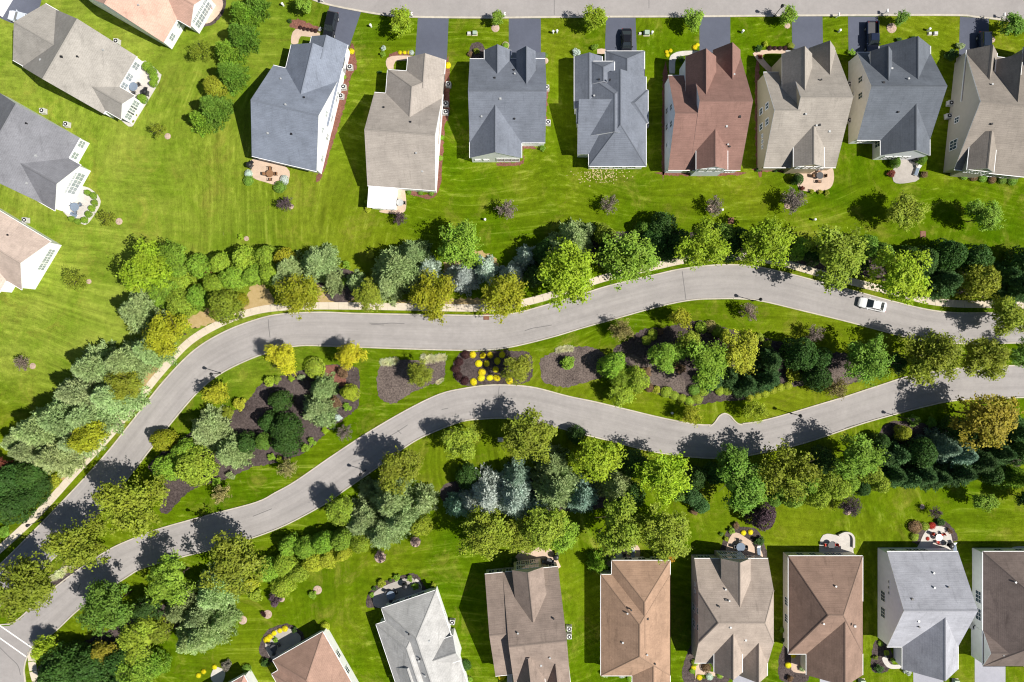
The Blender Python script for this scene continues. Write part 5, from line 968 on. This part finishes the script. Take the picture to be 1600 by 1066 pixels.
setof(1155, 853, 'grey', 'black', 4, 'behind the clipped-gable house'); setof(1296, 850, 'black', 'red', 2, 'on the curved pale patio'); setof(1463, 838, 'white', 'red', 3, 'behind the silver-roofed house')
setof(966, 866, 'white', 'black', 4, 'behind the orange-brown house'); setof(856, 876, 'black', 'blue', 2, 'behind the tan gabled house', 7); setof(1330 - 900, 1010, 'black', 'black', 3, 'behind the salmon hip house'); setof(626, 318, 'white', 'black', 2, 'beside the white sunroom', 6)
gl_ = MB().lathe([(.30, .80), (.42, .86), (.44, 1.0), (.34, 1.16), (.12, 1.24)], 14).mesh('lid', M['black']); gc = MB().box(-.35, -.28, .12, .35, .28, .80, .03).mesh('cart', M['dgrey']); gs = MB().box(.35, -.24, .74, .75, .24, .79).mesh('side_shelf', M['black']); gw = MB().lathe([(.1, -.03), (.1, .03)], 10).mesh('wheel', M['tyre']); gw.transform(Matrix.Rotation(math.pi / 2, 4, 'X'))
for x, y, d in ((393, 260, 'at the corner of the grey gabled house'), (231, 147, 'on the hedged patio at left'), (322, 5, 'on the patio of the peach-roofed house'), (634, 913, 'on the round stone patio'), (1480, 850, 'behind the silver-roofed house'), (868, 868, 'behind the tan gabled house'), (1429, 250, 'behind the charcoal-roofed house')):
    o = proto_inst([('cart', gc, [('side_shelf', gs, (0, 0, 0)), ('wheel', gw, (-.3, .3, .1)), ('wheel', gw, (-.3, -.3, .1))], (0, 0, 0)), ('lid', gl_, [], (0, 0, 0))], 'grill', P(x, y) + Vector((0, 0, .07)), prnd.uniform(0, 3), 1.15); tag(o, 'black covered grill ' + d, 'grill', 'grills')
lf = MB(); lf.box(-.32, -.95, .28, .32, .35, .34)
for sx_ in (-.28, .28):
    for sy_ in (-.85, .3): lf.tube((sx_, sy_, 0), (sx_, sy_, .30), .025, .025, 6)
lfm = lf.mesh('frame', M['white']); lcu = MB().box(-.29, -.92, .34, .29, .35, .42, .03).mesh('cushion', M['cloth']); lbk = MB().add([(-.29, .35, .36), (.29, .35, .36), (.29, .85, .8), (-.29, .85, .8), (-.29, .35, .46), (.29, .35, .46), (.29, .80, .88), (-.29, .80, .88)], [(0, 1, 2, 3), (7, 6, 5, 4), (0, 1, 5, 4), (1, 2, 6, 5), (2, 3, 7, 6), (3, 0, 4, 7)]).mesh('backrest', M['white'])
for x, y, a, d in ((1431, 267, -20, 'behind the charcoal-roofed house'), (988, 861, 5, 'behind the orange-brown house'), (1184, 858, 5, 'behind the clipped-gable house'), (115, 335, 60, 'on the white-edged patio at left'), (1489, 853, 10, 'behind the silver-roofed house')):
    o = proto_inst([('frame', lfm, [], (0, 0, 0)), ('cushion', lcu, [], (0, 0, 0)), ('backrest', lbk, [], (0, 0, 0))], 'lounge_chair', P(x, y) + Vector((0, 0, .07)), math.radians(a)); tag(o, 'white lounge chair ' + d, 'lounge chair', 'lounge chairs')
# curved seat wall on the pale patio
strip('seat_wall', smooth([(1309, 836), (1318, 832), (1327, 833), (1332, 840), (1332, 855)], step=2), .35, .0, .5, M['patiow'], None, None); tag(bpy.context.scene.collection.objects[-1], 'low curved seat wall round the pale patio of the brown hip house', 'wall')
strip('stone_edging', smooth([(649, 905), (654, 909), (658, 918), (652, 912)], step=2), .4, .0, .2, M['patiow'], None, None); tag(bpy.context.scene.collection.objects[-1], 'pale curved stone edging of the round patio', 'edging')
# fallen cream leaves behind the slate hip house
rr_ = np.random.default_rng(5); k = 260; a = rr_.normal(size=(k, 2)) * np.array([20, 7]) + np.array([940, 272]); a = a[(a[:, 1] > 264) & (a[:, 1] < 292)]
vs = []; fs = []
for (x, y) in a:
    p = P(x, y); t = rr_.uniform(0, 6.28); s = rr_.uniform(.05, .13); c, d = math.cos(t) * s, math.sin(t) * s; n = len(vs)
    vs += [(p.x + c, p.y + d, .02), (p.x - d, p.y + c, .05), (p.x - c, p.y - d, .03), (p.x + d, p.y - c, .025)]; fs.append((n, n + 1, n + 2, n + 3))
tag(link('fallen_leaves', mesh('fallen_leaves', vs, fs, plain('dry_leaves', (.46, .37, .19), .9))), 'scatter of cream dry leaves on the lawn behind the slate hip house', 'leaves', None, 'stuff')
# ================================================================== labels of the plants, from where they stand
LM = [('the grey gabled house', 465, 165), ('the white sunroom house', 632, 200), ('the slate gabled house', 792, 160), ('the slate hip house', 955, 170), ('the maroon-roofed house', 1100, 175), ('the tan-sided house', 1250, 170), ('the charcoal-roofed house', 1397, 155), ('the taupe house', 1555, 175),
      ('the pale beige house', 125, 95), ('the peach-roofed house', 235, 20), ("the leftmost grey house", 55, 235), ("the leftmost pinkish roof", 30, 390), ('the salmon hip house', 490, 1030), ('the pale grey house', 655, 995), ('the tan gabled house', 828, 975), ('the orange-brown house', 995, 965), ('the clipped-gable house', 1143, 960), ('the brown hip house', 1290, 960), ('the silver-roofed house', 1445, 950), ('the dark brown house', 1565, 950),
      ('the round yellow flower bed', 770, 577), ("the left straw bed", 640, 592), ("the right straw bed", 895, 575), ('the white car', 1364, 476), ('the drain bay notch', 1132, 655), ('the crosswalk lines', 25, 1000), ("the upper road bend", 300, 575), ('the curved pale patio', 1308, 850), ('the leftmost median bed', 430, 650), ('the wide median bed', 1130, 560), ("the median's left tip", 100, 905), ('the upper road sidewalk', 560, 480), ("the upper road crest", 1125, 414), ("the lower road dip", 1112, 716), ("the lower road middle", 700, 640), ("the lower road left end", 330, 840), ("the lower road right end", 1500, 600)]
buck = {}
for o, d, x, y, cat, grp in THINGS:
    nm, lx, ly = min(LM, key=lambda q: math.hypot(x - q[1], y - q[2])); dx, dy = x - lx, y - ly
    if math.hypot(dx, dy) < 22: rel = 'at'
    elif abs(dx) > 2.4 * abs(dy): rel = 'right of' if dx > 0 else 'left of'
    elif abs(dy) > 2.4 * abs(dx): rel = 'below' if dy > 0 else 'above'
    else: rel = ('lower' if dy > 0 else 'upper') + (' right of' if dx > 0 else ' left of')
    buck.setdefault((d, rel, nm), []).append((x, y, o, cat, grp))
ORD = ['first', 'second', 'third', 'fourth', 'fifth', 'sixth', 'seventh', 'eighth', 'ninth', 'tenth', 'eleventh', 'twelfth', 'thirteenth', 'fourteenth', 'fifteenth', 'sixteenth', 'seventeenth', 'eighteenth']
for (d, rel, nm), q in buck.items():
    q.sort(key=lambda e: (round(e[0], 1), e[1])); n = len(q)
    for i, (x, y, o, cat, grp) in enumerate(q):
        if n == 1: lab = f'{d} {rel} {nm}'
        elif n == 2: lab = f"{('left', 'right')[i]} one of two, {d} {rel} {nm}"
        else: lab = f"{'leftmost' if i == 0 else 'rightmost' if i == n - 1 else ORD[i] + ' from left'}, {d} {rel} {nm}"
        tag(o, lab, cat, grp)
